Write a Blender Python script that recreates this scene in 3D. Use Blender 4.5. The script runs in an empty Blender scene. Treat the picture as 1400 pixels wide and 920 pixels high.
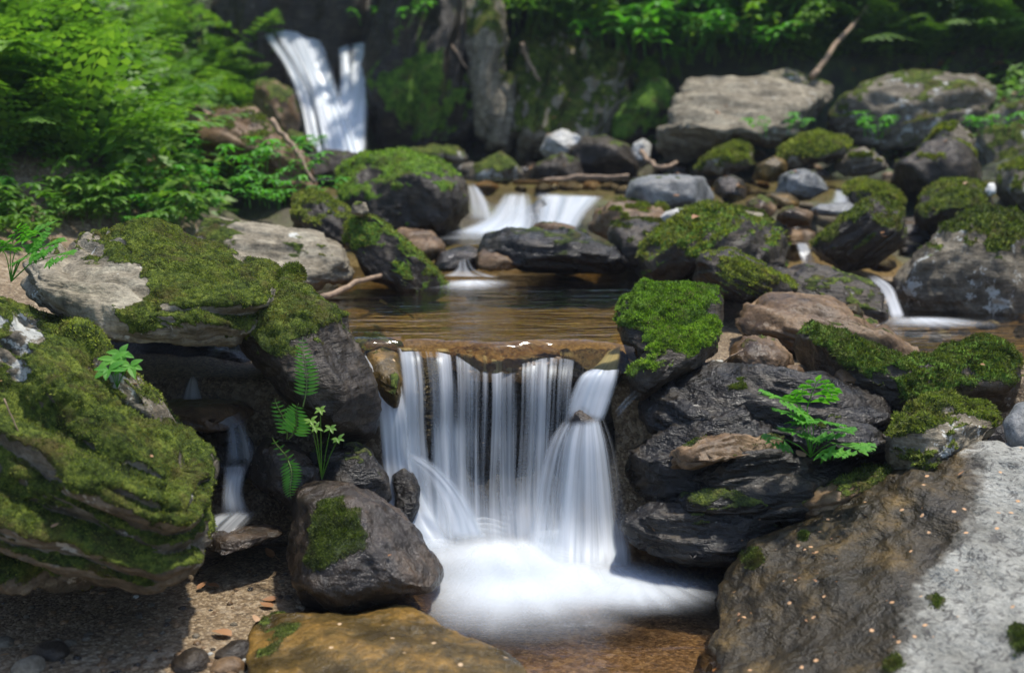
import bpy, math, random
import numpy as np
from mathutils import Vector, Matrix
R = math.radians
SC = bpy.context.scene
COL = SC.collection
rnd = random.Random(7)

# ------------------------------------------------------------------ camera
PITCH = R(9.2); FPX = 1600.0; CAMZ = 0.8
cd = bpy.data.cameras.new('camera'); cam = bpy.data.objects.new('camera', cd); COL.objects.link(cam)
cam.location = (0, 0, CAMZ); cam.rotation_euler = (R(90) - PITCH, 0, 0)
cd.sensor_width = 36; cd.lens = 36 * FPX / 1400; cd.clip_start = 0.05; cd.clip_end = 500
cd.dof.use_dof = True; cd.dof.focus_distance = 2.3; cd.dof.aperture_fstop = 3.0
SC.camera = cam
HAZE = 0.002
# ------------------------------------------------------------------ light
SUN = Vector((0.22, 0.10, 0.90)).normalized()
w = bpy.data.worlds.new('World'); SC.world = w; w.use_nodes = True
nt = w.node_tree; bgn = nt.nodes['Background']
sky = nt.nodes.new('ShaderNodeTexSky'); sky.sky_type = 'NISHITA'; sky.sun_disc = False
sky.sun_elevation = math.asin(SUN.z); sky.sun_rotation = math.atan2(SUN.x, SUN.y)
wm = nt.nodes.new('ShaderNodeMix'); wm.data_type = 'RGBA'; wm.blend_type = 'MULTIPLY'; wm.inputs[0].default_value = 1; wm.inputs[7].default_value = (1.0, 1.0, 1.02, 1)
nt.links.new(sky.outputs[0], wm.inputs[6]); nt.links.new(wm.outputs[2], bgn.inputs[0]); bgn.inputs[1].default_value = 0.15
sd = bpy.data.lights.new('sun', 'SUN'); sd.energy = 3.3; sd.angle = R(3); sd.color = (1, .95, .86)
so = bpy.data.objects.new('sun', sd); COL.objects.link(so)
so.rotation_euler = SUN.to_track_quat('Z', 'Y').to_euler()
SC.view_settings.view_transform = 'Standard'; SC.view_settings.look = 'None'
SC.view_settings.exposure = 0.70; SC.view_settings.gamma = 1
cy = SC.cycles
cy.max_bounces = 6; cy.diffuse_bounces = 3; cy.glossy_bounces = 2; cy.transmission_bounces = 4
cy.transparent_max_bounces = 64; cy.use_denoising = True; cy.caustics_reflective = False; cy.caustics_refractive = False
cy.sample_clamp_indirect = 4

# ------------------------------------------------------------------ numpy noise
def _h(ix, iy, iz, s):
    n = (ix.astype(np.int64) * 374761393 + iy.astype(np.int64) * 668265263 + iz.astype(np.int64) * 1274126177 + s * 974711) & 0xffffffff
    n = ((n ^ (n >> 13)) * 1274126177) & 0xffffffff
    n = ((n ^ (n >> 16)) * 2246822519) & 0xffffffff
    return ((n ^ (n >> 15)) & 0xffffff) / float(0xffffff)
def vnoise(p, s=0):
    i = np.floor(p).astype(np.int64); f = p - i; u = f * f * (3 - 2 * f)
    r = 0
    for dx in (0, 1):
        for dy in (0, 1):
            for dz in (0, 1):
                wgt = (u[:, 0] if dx else 1 - u[:, 0]) * (u[:, 1] if dy else 1 - u[:, 1]) * (u[:, 2] if dz else 1 - u[:, 2])
                r = r + wgt * _h(i[:, 0] + dx, i[:, 1] + dy, i[:, 2] + dz, s)
    return r * 2 - 1
def fbm(p, o=4, s=0, g=.5):
    r = 0; a = 1; t = 0
    for k in range(o):
        r = r + a * vnoise(p * (2.03 ** k) + 17.3 * k, s + k); t += a; a *= g
    return r / t
def ridged(p, o=3, s=0):
    r = 0; a = 1; t = 0
    for k in range(o):
        r = r + a * (1 - 2 * np.abs(vnoise(p * (2.1 ** k) + 9.1 * k, s + k))); t += a; a *= .5
    return r / t
def worley(p, s=0):
    i = np.floor(p).astype(np.int64); best = np.full(len(p), 9.0); sec = best.copy()
    for dx in (-1, 0, 1):
        for dy in (-1, 0, 1):
            for dz in (-1, 0, 1):
                c = i + np.array([dx, dy, dz])
                q = np.stack([_h(c[:, 0], c[:, 1], c[:, 2], s + k) for k in (1, 2, 3)], 1) + c
                d = np.sqrt(((q - p) ** 2).sum(1))
                m = d < best
                sec = np.where(m, best, np.minimum(sec, d)); best = np.where(m, d, best)
    return best, sec
def sstep(a, b, x):
    t = np.clip((x - a) / (b - a), 0, 1); return t * t * (3 - 2 * t)

# ------------------------------------------------------------------ pixel -> world
cP, sP = math.cos(PITCH), math.sin(PITCH)
def at(px, py, D):
    x = (px - 700) / FPX; v = -(py - 460) / FPX
    dy = cP + v * sP; dz = -sP + v * cP
    return np.array([x / dy * D, D, CAMZ + dz / dy * D])
def to_px(P):
    P = np.atleast_2d(P); y = P[:, 1]; z = P[:, 2] - CAMZ
    f = y * cP - z * sP; u = y * sP + z * cP
    return 700 + FPX * P[:, 0] / f, 460 - FPX * u / f

# ------------------------------------------------------------------ mesh helpers
def mk(name, V, F, mat=None, parent=None, smooth=True, attrs=None, uv=None, origin=None):
    V = np.asarray(V, float)
    if origin is not None: V = V - np.asarray(origin)
    me = bpy.data.meshes.new(name)
    if isinstance(F, np.ndarray):
        n, k = F.shape
        me.vertices.add(len(V)); me.vertices.foreach_set('co', V.astype(np.float32).ravel())
        me.loops.add(n * k); me.loops.foreach_set('vertex_index', F.astype(np.int32).ravel())
        me.polygons.add(n); me.polygons.foreach_set('loop_start', (np.arange(n) * k).astype(np.int32))
        me.update(calc_edges=True)
    else:
        me.from_pydata([tuple(v) for v in V], [], F); me.update()
    if smooth:
        me.polygons.foreach_set('use_smooth', np.ones(len(me.polygons), bool))
    for k_, a in (attrs or {}).items():
        at_ = me.attributes.new(k_, 'FLOAT', 'POINT'); at_.data.foreach_set('value', np.asarray(a, np.float32))
    if uv is not None:
        ul = me.uv_layers.new(name='UVMap'); li = np.zeros(len(me.loops), np.int32); me.loops.foreach_get('vertex_index', li)
        ul.data.foreach_set('uv', np.asarray(uv, np.float32)[li].ravel())
    if mat: me.materials.append(mat)
    o = bpy.data.objects.new(name, me); COL.objects.link(o)
    if origin is not None: o.location = origin
    if parent: o.parent = parent
    return o
def tag(o, label=None, cat=None, group=None, kind=None):
    if label: o['label'] = label
    if cat: o['category'] = cat
    if group: o['group'] = group
    if kind: o['kind'] = kind
    return o
def empty(name, loc):
    o = bpy.data.objects.new(name, None); COL.objects.link(o); o.location = loc; o.empty_display_size = .05; return o
_ico = {}
def ico(sub):
    if sub not in _ico:
        import bmesh
        bm = bmesh.new(); bmesh.ops.create_icosphere(bm, subdivisions=sub, radius=1)
        V = np.array([v.co[:] for v in bm.verts]); F = np.array([[v.index for v in f.verts] for f in bm.faces]); bm.free()
        V /= np.linalg.norm(V, axis=1)[:, None]
        _ico[sub] = (V, F)
    return _ico[sub]
def vnorm(V, F):
    a, b, c = V[F[:, 0]], V[F[:, 1]], V[F[:, 2]]
    n = np.cross(b - a, c - a); N = np.zeros_like(V)
    for k in range(3):
        for j in range(3): N[:, j] += np.bincount(F[:, k], n[:, j], len(V))
    return N / (np.linalg.norm(N, axis=1)[:, None] + 1e-12)

# ------------------------------------------------------------------ materials
class NB:
    def __init__(s, name):
        s.m = bpy.data.materials.new(name); s.m.use_nodes = True; s.t = s.m.node_tree; s.t.nodes.clear()
    def n(s, typ, ins=None, **kw):
        d = s.t.nodes.new(typ)
        for k, v in kw.items(): setattr(d, k, v)
        for k, v in (ins or {}).items():
            if isinstance(v, bpy.types.NodeSocket): s.t.links.new(v, d.inputs[k])
            else: d.inputs[k].default_value = v
        return d
    def out(s, sh, disp=None):
        o = s.n('ShaderNodeOutputMaterial'); s.t.links.new(sh, o.inputs[0]); return s.m
    def math(s, op, a, b=0, clamp=False):
        return s.n('ShaderNodeMath', {0: a, 1: b}, operation=op, use_clamp=clamp).outputs[0]
    def noise(s, vec, sc, det=5, rough=.6, dist=0):
        return s.n('ShaderNodeTexNoise', {'Vector': vec, 'Scale': sc, 'Detail': det, 'Roughness': rough, 'Distortion': dist}).outputs['Fac']
    def ramp(s, f, stops, interp='LINEAR'):
        d = s.n('ShaderNodeValToRGB', {0: f}); cr = d.color_ramp; cr.interpolation = interp
        while len(cr.elements) > 1: cr.elements.remove(cr.elements[-1])
        cr.elements[0].position = stops[0][0]; cr.elements[0].color = (*stops[0][1], 1) if hasattr(stops[0][1], '__len__') else (stops[0][1],) * 3 + (1,)
        for p, c in stops[1:]:
            e = cr.elements.new(p); e.color = (*c, 1) if hasattr(c, '__len__') else (c, c, c, 1)
        return d.outputs[0]
    def mix(s, f, a, b):
        d = s.n('ShaderNodeMix', data_type='RGBA')
        for k, v in ((0, f), (6, a), (7, b)):
            if isinstance(v, bpy.types.NodeSocket): s.t.links.new(v, d.inputs[k])
            else: d.inputs[k].default_value = v if k == 0 else (*v, 1)
        return d.outputs[2]
    def attr(s, name): return s.n('ShaderNodeAttribute', attribute_name=name).outputs['Fac']
    def bump(s, h, st, dist, nrm=None):
        i = {'Height': h, 'Strength': st, 'Distance': dist}
        if nrm is not None: i['Normal'] = nrm
        return s.n('ShaderNodeBump', i).outputs[0]

MOSS = ((.010, .016, .004), (.060, .088, .014), (.19, .23, .035))
def rockmat(name, c1, c2, c3, rough=.7, lichen=0, lich_col=(.5, .5, .45), wet=0, spots=None, strat=None, scale=1, split=None, moss=MOSS, bumpd=.006, spec=None):
    b = NB(name); tc = b.n('ShaderNodeTexCoord').outputs['Object']
    oi = b.n('ShaderNodeObjectInfo')
    vec = b.n('ShaderNodeVectorMath', {0: tc, 1: oi.outputs['Random']}, operation='ADD').outputs[0]
    n1 = b.noise(vec, 7 * scale, 6, .65); n2 = b.noise(vec, 34 * scale, 6, .7); n3 = b.noise(vec, 130 * scale, 3, .6)
    sv = vec
    if strat:
        mp = b.n('ShaderNodeMapping', {'Vector': vec, 'Rotation': (0, R(strat[0]), 0), 'Scale': (1, 1, strat[1])}); sv = mp.outputs[0]
        ns = b.noise(sv, 12 * scale, 5, .65)
        n1 = b.math('ADD', b.math('MULTIPLY', n1, .45), b.math('MULTIPLY', ns, .55))
    col = b.ramp(n1, [(.3, c1), (.5, c2), (.7, c3)])
    fine = b.ramp(n2, [(.28, .35), (.5, .95), (.72, 1.45)])
    col = b.n('ShaderNodeMix', {6: col, 7: fine, 0: .8}, data_type='RGBA', blend_type='MULTIPLY').outputs[2]
    fine2 = b.ramp(n3, [(.3, .6), (.55, 1.05), (.75, 1.35)])
    col = b.n('ShaderNodeMix', {6: col, 7: fine2, 0: .7}, data_type='RGBA', blend_type='MULTIPLY').outputs[2]
    if split is not None:
        sp = b.attr('split')
        s2 = b.ramp(n1, [(.3, split[0]), (.6, split[1]), (.75, split[2])])
        s2 = b.n('ShaderNodeMix', {6: s2, 7: fine2, 0: .6}, data_type='RGBA', blend_type='MULTIPLY').outputs[2]
        dk = b.ramp(b.noise(vec, 45, 6, .8, 1.2), [(.52, 0), (.57, 1)])
        s2 = b.mix(b.math('MULTIPLY', dk, .8), s2, (.06, .055, .05))
        f = b.math('ADD', sp, b.math('ADD', b.math('MULTIPLY', b.math('SUBTRACT', n2, .5), 1.3), b.math('MULTIPLY', b.math('SUBTRACT', n1, .5), 2.0)))
        f = b.ramp(f, [(.25, 0), (.75, 1)])
        col = b.mix(f, col, s2); splitf = f
    if lichen:
        ln = b.noise(vec, 9 * scale, 5, .75, .3)
        lf = b.ramp(b.math('ADD', ln, b.math('MULTIPLY', b.math('SUBTRACT', n3, .5), .12)), [(.70 - .22 * lichen, 0), (.73 - .22 * lichen, 1)])
        col = b.mix(b.math('MULTIPLY', lf, .85), col, lich_col)
    if spots:
        vo = b.n('ShaderNodeTexVoronoi', {'Vector': vec, 'Scale': 45.0}, feature='F1')
        sel = b.ramp(b.n('ShaderNodeSeparateColor', {0: vo.outputs['Color']}).outputs[0], [(.80, 0), (.81, 1)])
        dd = b.ramp(vo.outputs['Distance'], [(.12, 1), (.2, 0)])
        col = b.mix(b.math('MULTIPLY', sel, dd), col, spots)
    # moss
    ms = b.attr('moss'); mn = b.noise(vec, 90, 4, .7); mm = b.noise(vec, 18, 4, .6)
    mf = b.math('ADD', ms, b.math('MULTIPLY', b.math('SUBTRACT', mn, .5), .9))
    mf = b.ramp(mf, [(.42, 0), (.6, 1)])
    mcol = b.ramp(b.math('ADD', b.math('MULTIPLY', mn, .6), b.math('MULTIPLY', mm, .4)), [(.38, moss[0]), (.5, moss[1]), (.62, moss[2])])
    mcol = b.mix(b.ramp(b.noise(vec, 11, 4, .7), [(.5, 0), (.66, .7)]), mcol, (.10, .07, .025))
    col = b.mix(mf, col, mcol)
    if wet:
        wn = b.ramp(n1, [(.35, rough * .45), (.65, rough)])
        rr = b.mix(mf, wn, (.95, .95, .95))
    else: rr = b.mix(mf, (rough,) * 3, (.95, .95, .95))
    if split is not None: rr = b.mix(splitf, rr, (.9, .9, .9))
    h = b.math('ADD', b.math('MULTIPLY', n1, 1.2), b.math('ADD', b.math('MULTIPLY', n2, .8), b.math('MULTIPLY', n3, .3)))
    if strat: h = b.math('ADD', h, b.math('MULTIPLY', b.noise(sv, 40, 4, .6), .8))
    h = b.math('ADD', h, b.math('MULTIPLY', b.math('MULTIPLY', mf, b.noise(vec, 170, 4, .7)), 2.2))
    nr = b.bump(h, .9, bumpd)
    sh = b.n('ShaderNodeBsdfPrincipled', {'Base Color': col, 'Roughness': rr, 'Normal': nr, 'Specular IOR Level': spec if spec is not None else (.25 if wet else .15)})
    return b.out(sh.outputs[0])

M = {}
M['grey'] = rockmat('weathered_rock', (.045, .037, .026), (.14, .118, .085), (.29, .255, .19), .8, .6, (.42, .42, .38), strat=(15, 3))
M['greydark'] = rockmat('dark_damp_rock', (.010, .0075, .005), (.034, .026, .018), (.11, .085, .058), .6, .2, (.2, .2, .18), wet=1, strat=(-10, 4))
M['schist'] = rockmat('wet_schist', (.004, .0035, .0025), (.012, .0095, .007), (.085, .066, .044), .42, .2, (.28, .26, .22), wet=1, strat=(-12, 3.5), bumpd=.010, spec=.4)
M['wet'] = rockmat('wet_brown_rock', (.010, .008, .006), (.032, .022, .013), (.095, .062, .035), .34, .3, (.2, .18, .16), wet=1, scale=1.5, spec=.55, bumpd=.009)
M['amber'] = rockmat('amber_wet_rock', (.02, .015, .006), (.08, .052, .014), (.30, .165, .035), .45, 0, wet=1, spots=(.5, .35, .2), scale=1.2)
M['brown'] = rockmat('brown_rock', (.04, .025, .013), (.14, .085, .042), (.28, .19, .11), .6, .15, (.3, .26, .2), wet=1)
M['pale'] = rockmat('pale_rock', (.08, .066, .044), (.22, .188, .135), (.37, .335, .25), .9, .3, (.55, .55, .5), strat=(12, 4))
M['white'] = rockmat('white_rock', (.22, .21, .19), (.45, .44, .41), (.62, .61, .58), .85)
M['blue'] = rockmat('blue_grey_rock', (.06, .06, .058), (.15, .152, .148), (.28, .28, .27), .6, .2, (.4, .42, .42), wet=1)
M['slab'] = rockmat('slab_rock', (.007, .006, .003), (.034, .024, .009), (.16, .10, .028), .6, 0, wet=1, spots=(.55, .32, .16),
                    split=((.13, .125, .10), (.33, .325, .285), (.62, .61, .56)), strat=(-35, 3), spec=.35, bumpd=.010)
GM = ((.012, .03, .005), (.08, .16, .016), (.18, .30, .03))
M['greenmoss'] = rockmat('dark_rock_green_moss', (.011, .009, .006), (.036, .028, .019), (.11, .088, .06), .55, .2, (.2, .2, .18), wet=1, strat=(-10, 4), moss=GM)
def leafmat(name, cols, trans=.45, rough=.5, patch=None):
    b = NB(name); rp = b.n('ShaderNodeNewGeometry').outputs['Random Per Island']; oi = b.n('ShaderNodeObjectInfo').outputs['Random']
    f = b.math('ADD', b.math('MULTIPLY', rp, .6), b.math('MULTIPLY', oi, .4))
    col = b.ramp(f, [(.1, cols[0]), (.5, cols[1]), (.9, cols[2])])
    if patch:
        tc = b.n('ShaderNodeTexCoord').outputs['Object']
        pn = b.noise(tc, 14, 4, .65); col = b.mix(b.ramp(pn, [(.50, 0), (.68, .6)]), col, patch)
        col = b.n('ShaderNodeMix', {6: col, 7: b.ramp(b.noise(tc, 38, 3, .6), [(.34, .25), (.55, 1.1)]), 0: 1.0}, data_type='RGBA', blend_type='MULTIPLY').outputs[2]
    p = b.n('ShaderNodeBsdfPrincipled', {'Base Color': col, 'Roughness': rough, 'Specular IOR Level': .35})
    c2 = b.n('ShaderNodeMix', {6: col, 7: (1.15, 1.3, .5, 1), 0: 1.0}, data_type='RGBA', blend_type='MULTIPLY').outputs[2]
    t = b.n('ShaderNodeBsdfTranslucent', {'Color': c2})
    return b.out(b.n('ShaderNodeMixShader', {0: trans, 1: p.outputs[0], 2: t.outputs[0]}).outputs[0])
M['fern'] = leafmat('fern_green', ((.06, .14, .02), (.12, .25, .03), (.22, .36, .05)))
M['leaf'] = leafmat('leaf_green', ((.055, .14, .022), (.11, .24, .032), (.20, .34, .05)))
M['bright'] = leafmat('bright_leaf_green', ((.06, .22, .02), (.09, .30, .03), (.14, .36, .04)))
M['dark_leaf'] = leafmat('dark_leaf_green', ((.015, .04, .01), (.03, .075, .015), (.05, .12, .02)), .3)
M['moss_blade'] = leafmat('moss_leaf', ((.035, .055, .01), (.14, .18, .024), (.40, .43, .07)), .35, .8, (.24, .17, .06))
M['moss_green'] = leafmat('moss_leaf_green', ((.05, .10, .01), (.17, .30, .025), (.36, .50, .06)), .35, .8, (.10, .16, .02))
M['moss_dark'] = leafmat('moss_leaf_dark', ((.04, .06, .01), (.12, .16, .022), (.28, .32, .05)), .3, .8, (.14, .10, .04))
M['dry'] = leafmat('dead_leaf', ((.16, .07, .03), (.32, .16, .07), (.50, .33, .2)), .15, .6)
def plainmat(name, c, rough=.8, c2=None, sc=30):
    b = NB(name); tc = b.n('ShaderNodeTexCoord').outputs['Object']
    n = b.noise(tc, sc, 5, .65); c2 = c2 or tuple(x * .4 for x in c)
    col = b.ramp(n, [(.3, c2), (.65, c)])
    return b.out(b.n('ShaderNodeBsdfPrincipled', {'Base Color': col, 'Roughness': rough, 'Normal': b.bump(n, .8, .004)}).outputs[0])
M['wood'] = plainmat('dead_wood', (.32, .22, .14), .8, (.12, .08, .05), 40)
M['bark'] = plainmat('bark', (.12, .09, .06), .9, (.04, .03, .02), 12)
M['stem'] = plainmat('plant_stem', (.12, .2, .03), .6)
def streammat():
    # white aerated water, streaked along the flow (v of the sheet)
    b = NB('falling_water'); uv = b.n('ShaderNodeUVMap').outputs[0]
    def st(sx, sv, off):
        mp = b.n('ShaderNodeMapping', {'Vector': uv, 'Scale': (sx, sv, 1), 'Location': (off, off * 1.7, 0)})
        return b.noise(mp.outputs[0], 1.0, 2, .5)
    s1 = st(24, .8, 0); s2 = st(70, 1.0, 5); s3 = st(180, 1.6, 9)
    s = b.math('ADD', b.math('MULTIPLY', s1, .55), b.math('ADD', b.math('MULTIPLY', s2, .30), b.math('MULTIPLY', s3, .15)))
    s = b.math('MULTIPLY', b.math('SUBTRACT', s, .5), 3.2)
    d = b.attr('dens')
    a = b.math('ADD', b.math('MULTIPLY', s, b.math('SUBTRACT', 1.35, d)), d, clamp=True)
    edge = b.attr('edge'); a = b.math('MULTIPLY', a, edge, clamp=True)
    col = b.ramp(s2, [(.3, (.62, .70, .78)), (.55, (.88, .90, .92))])
    df = b.n('ShaderNodeBsdfDiffuse', {'Color': col}); tr = b.n('ShaderNodeBsdfTranslucent', {'Color': (.85, .9, .95, 1)})
    gl = b.n('ShaderNodeBsdfGlossy', {'Roughness': .35, 'Color': (.8, .85, .9, 1)})
    m = b.n('ShaderNodeMixShader', {0: .5, 1: df.outputs[0], 2: tr.outputs[0]}).outputs[0]
    m = b.n('ShaderNodeMixShader', {0: .08, 1: m, 2: gl.outputs[0]}).outputs[0]
    tp = b.n('ShaderNodeBsdfTransparent')
    return b.out(b.n('ShaderNodeMixShader', {0: a, 1: tp.outputs[0], 2: m}).outputs[0])
M['fall'] = streammat()
def foammat():
    b = NB('foam'); uv = b.n('ShaderNodeUVMap').outputs[0]
    mp = b.n('ShaderNodeMapping', {'Vector': uv, 'Scale': (9, 1.2, 1)})
    s = b.noise(mp.outputs[0], 1, 3, .5)
    d = b.attr('dens')
    a = b.math('MULTIPLY', d, b.math('ADD', 1.0, b.math('MULTIPLY', b.math('SUBTRACT', s, .5), 1.6)), clamp=True)
    df = b.n('ShaderNodeBsdfDiffuse', {'Color': (.86, .90, .93, 1)}); tr = b.n('ShaderNodeBsdfTranslucent', {'Color': (.88, .92, .95, 1)})
    m = b.n('ShaderNodeMixShader', {0: .4, 1: df.outputs[0], 2: tr.outputs[0]}).outputs[0]
    tp = b.n('ShaderNodeBsdfTransparent')
    return b.out(b.n('ShaderNodeMixShader', {0: a, 1: tp.outputs[0], 2: m}).outputs[0])
M['foam'] = foammat()
def poolmat(name, tint, wave=1.0, rough=.04, st=.35):
    b = NB(name); tc = b.n('ShaderNodeTexCoord').outputs['Object']
    mp = b.n('ShaderNodeMapping', {'Vector': tc, 'Scale': (2.2, 6.5, 1)})
    n = b.noise(mp.outputs[0], 1.6 * wave, 4, .55, .4)
    mp2 = b.n('ShaderNodeMapping', {'Vector': tc, 'Scale': (6, 20, 1)}); n2 = b.noise(mp2.outputs[0], 1.5 * wave, 3, .5)
    h = b.math('ADD', n, b.math('MULTIPLY', n2, .25))
    nr = b.bump(h, st, .05)
    fr = b.n('ShaderNodeFresnel', {'IOR': 1.33, 'Normal': nr}).outputs[0]
    tp = b.n('ShaderNodeBsdfTransparent', {'Color': (*tint, 1)})
    gl = b.n('ShaderNodeBsdfGlossy', {'Roughness': rough, 'Normal': nr})
    return b.out(b.n('ShaderNodeMixShader', {0: b.math('MULTIPLY', fr, 1.4, clamp=True), 1: tp.outputs[0], 2: gl.outputs[0]}).outputs[0])
M['pool'] = poolmat('pool_water', (.82, .70, .42), st=.3, rough=.08)
M['pool_low'] = poolmat('lower_pool_water', (.78, .66, .5), 1.6, .12, .15)

# ------------------------------------------------------------------ terrain
YS = [-30, -6, 0, 1.2, 2.28, 2.44, 2.5, 3.6, 3.9, 4.3, 4.8, 5.1, 6.9, 7.15, 7.6, 8.5, 11, 18, 60]
ZS = [-.9, -.6, -.25, -.06, -.07, .12, .30, .33, .36, .42, .50, .60, .70, .80, 1.9, 2.7, 3.8, 4.2, 4.6]
def terrain(x, y):
    x = np.asarray(x, float); y = np.asarray(y, float)
    z = np.interp(y, YS, ZS)
    lw = np.interp(y, [-5, 1, 2.2, 3.0, 4.0, 5, 7, 9], [1.5, 1.15, 1.1, .9, .75, 1.2, 1.45, 1.3])
    ls = np.interp(y, [0, 2.2, 3.5, 4.5, 7], [.35, .4, .35, .75, 1.0])
    left = np.maximum(0, -x - lw); z = z + ls * np.minimum(left, 2.2) ** 1.15
    rw = np.interp(y, [-5, 1, 2.2, 3.2, 5, 7], [1.3, .6, .45, 1.4, 2.0, 2.3])
    rs = np.interp(y, [0, 1.5, 2.2, 2.6, 4, 7], [.3, .5, .45, .1, .4, .8])
    rs = np.where((y > 2.4) & (y < 3.3), .08, rs)
    right = np.maximum(0, x - rw); z = z + rs * np.minimum(right, 2.2) ** 1.1
    # right hand channel a little lower than the pool
    ch = sstep(.8, .98, x) * sstep(2.55, 2.8, y) * (1 - sstep(3.5, 3.8, y)); z = z - .05 * ch
    z = z + .075 * sstep(-.12, -.42, x) * (1 - sstep(2.2, 2.4, y)) * sstep(.8, 1.3, y)
    P = np.stack([x.ravel(), y.ravel(), 0 * x.ravel()], 1)
    am = np.interp(y.ravel(), [0, 2.4, 3.5, 5, 8, 30], [.012, .012, .02, .06, .12, .3])
    z = z + (fbm(P * 2.2, 4, 3) * am * 1.6 + fbm(P * 11, 3, 5) * np.minimum(am, .1) * .5).reshape(x.shape)
    return z
def grid_axis(lo, hi, fine_lo, fine_hi, nf, nc):
    a = fine_lo - (np.linspace(1, 0, nc, endpoint=False) ** 2.5) * (fine_lo - lo)
    c = fine_hi + (np.linspace(0, 1, nc + 1)[1:] ** 2.5) * (hi - fine_hi)
    return np.concatenate([a, np.linspace(fine_lo, fine_hi, nf), c])
gx = grid_axis(-45, 45, -3.2, 3.2, 420, 40); gy = grid_axis(-30, 60, 1.2, 8.2, 460, 40)
X, Y = np.meshgrid(gx, gy); Z = terrain(X, Y)
nx, ny = len(gx), len(gy)
idx = np.arange(nx * ny).reshape(ny, nx)
F = np.stack([idx[:-1, :-1], idx[:-1, 1:], idx[1:, 1:], idx[1:, :-1]], -1).reshape(-1, 4)
bank = np.clip(.75 * sstep(3.9, 4.4, Y) + sstep(.35, .8, np.abs(X) - 1.1) * sstep(3.4, 4.0, Y) + sstep(6.8, 7.2, Y) + sstep(1.5, 2.0, np.abs(X)) , 0, 1)
def groundmat():
    b = NB('stream_ground'); tc = b.n('ShaderNodeTexCoord').outputs['Object']
    vo = b.n('ShaderNodeTexVoronoi', {'Vector': tc, 'Scale': 95.0}, feature='F1')
    vo2 = b.n('ShaderNodeTexVoronoi', {'Vector': tc, 'Scale': 230.0}, feature='F1')
    big = b.noise(tc, 5, 4, .6)
    cr = b.n('ShaderNodeSeparateColor', {0: vo2.outputs['Color']}).outputs[0]
    sand = b.ramp(cr, [(0, (.06, .035, .014)), (.45, (.15, .098, .046)), (.8, (.27, .19, .10)), (1, (.42, .33, .21))])
    cr2 = b.n('ShaderNodeSeparateColor', {0: vo.outputs['Color']}).outputs[1]
    peb = b.ramp(cr2, [(0, (.05, .035, .02)), (.5, (.15, .10, .052)), (1, (.32, .26, .18))])
    g = b.mix(b.ramp(big, [(.4, 0), (.6, .7)]), sand, peb)
    g = b.n('ShaderNodeMix', {6: g, 7: b.ramp(big, [(.3, .6), (.7, 1.25)]), 0: 1.0}, data_type='RGBA', blend_type='MULTIPLY').outputs[2]
    nn = b.noise(tc, 9, 7, .7)
    soil = b.ramp(nn, [(.3, (.008, .008, .006)), (.5, (.03, .035, .012)), (.62, (.045, .07, .012)), (.75, (.14, .085, .04))])
    col = b.mix(b.attr('bank'), g, soil)
    h = b.math('ADD', b.math('MULTIPLY', vo.outputs['Distance'], -.6), b.math('ADD', b.math('MULTIPLY', vo2.outputs['Distance'], -.3), nn))
    return b.out(b.n('ShaderNodeBsdfPrincipled', {'Base Color': col, 'Roughness': .75, 'Normal': b.bump(h, .7, .008)}).outputs[0])
tag(mk('ground', np.stack([X.ravel(), Y.ravel(), Z.ravel()], 1), F, groundmat(), attrs={'bank': bank.ravel()}),
    'stony stream bed with sand rising into steep forest banks', 'ground', kind='structure')
_Ds = np.linspace(1.2, 14, 1400)
def hit(px, py, lift=0):
    P = np.array([at(px, py, 1.0)])[0]; d = P - np.array([0, 0, CAMZ])
    xs = d[0] * _Ds; ys = _Ds; zs = CAMZ + d[2] * _Ds
    t = terrain(xs, ys) + lift; k = np.argmax(zs < t)
    if zs[k] >= t[k]: k = len(_Ds) - 1
    return np.array([xs[k], ys[k], terrain(xs[k:k + 1], ys[k:k + 1])[0]])

# ------------------------------------------------------------------ boulders
def blades(V, F, N, mask, n, L, wd, rs, mat, parent, origin, name='moss'):
    fm = mask[F].mean(1); a = np.linalg.norm(np.cross(V[F[:, 1]] - V[F[:, 0]], V[F[:, 2]] - V[F[:, 0]]), axis=1)
    front = np.where(N[F[:, 0]][:, 1] > .55, 0.15, 1.0)
    wgt = a * np.clip(fm - .35, 0, 1) * front
    if wgt.sum() < 1e-9: return
    f = rs.choice(len(F), n, p=wgt / wgt.sum())
    r1 = rs.rand(n, 1); r2 = rs.rand(n, 1); s = np.sqrt(r1)
    P = V[F[f, 0]] * (1 - s) + V[F[f, 1]] * s * (1 - r2) + V[F[f, 2]] * s * r2
    nn = N[F[f, 0]]
    cl = fbm(P * 55, 2, 77)
    d = nn * .8 + rs.randn(n, 3) * .55 + np.array([0, 0, .15]); d /= np.linalg.norm(d, axis=1)[:, None]
    t = np.cross(d, rs.randn(n, 3)); t /= np.linalg.norm(t, axis=1)[:, None]
    ln = (L * (.5 + rs.rand(n)) * (1 + .9 * cl))[:, None]; wv = wd * (.6 + .8 * rs.rand(n, 1))
    P = P - nn * .001
    A = P + t * wv * .3; B = P + d * ln * .55 + t * wv; C_ = P + d * ln; Dd = P + d * ln * .5 - t * wv
    W = np.stack([A, B, C_, Dd], 1).reshape(-1, 3)
    FF = np.arange(4 * n).reshape(n, 4)
    o = mk(name, W, FF, mat, None, smooth=False, origin=origin); o.parent = parent; o.location = (0, 0, 0)
    return o
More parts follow.
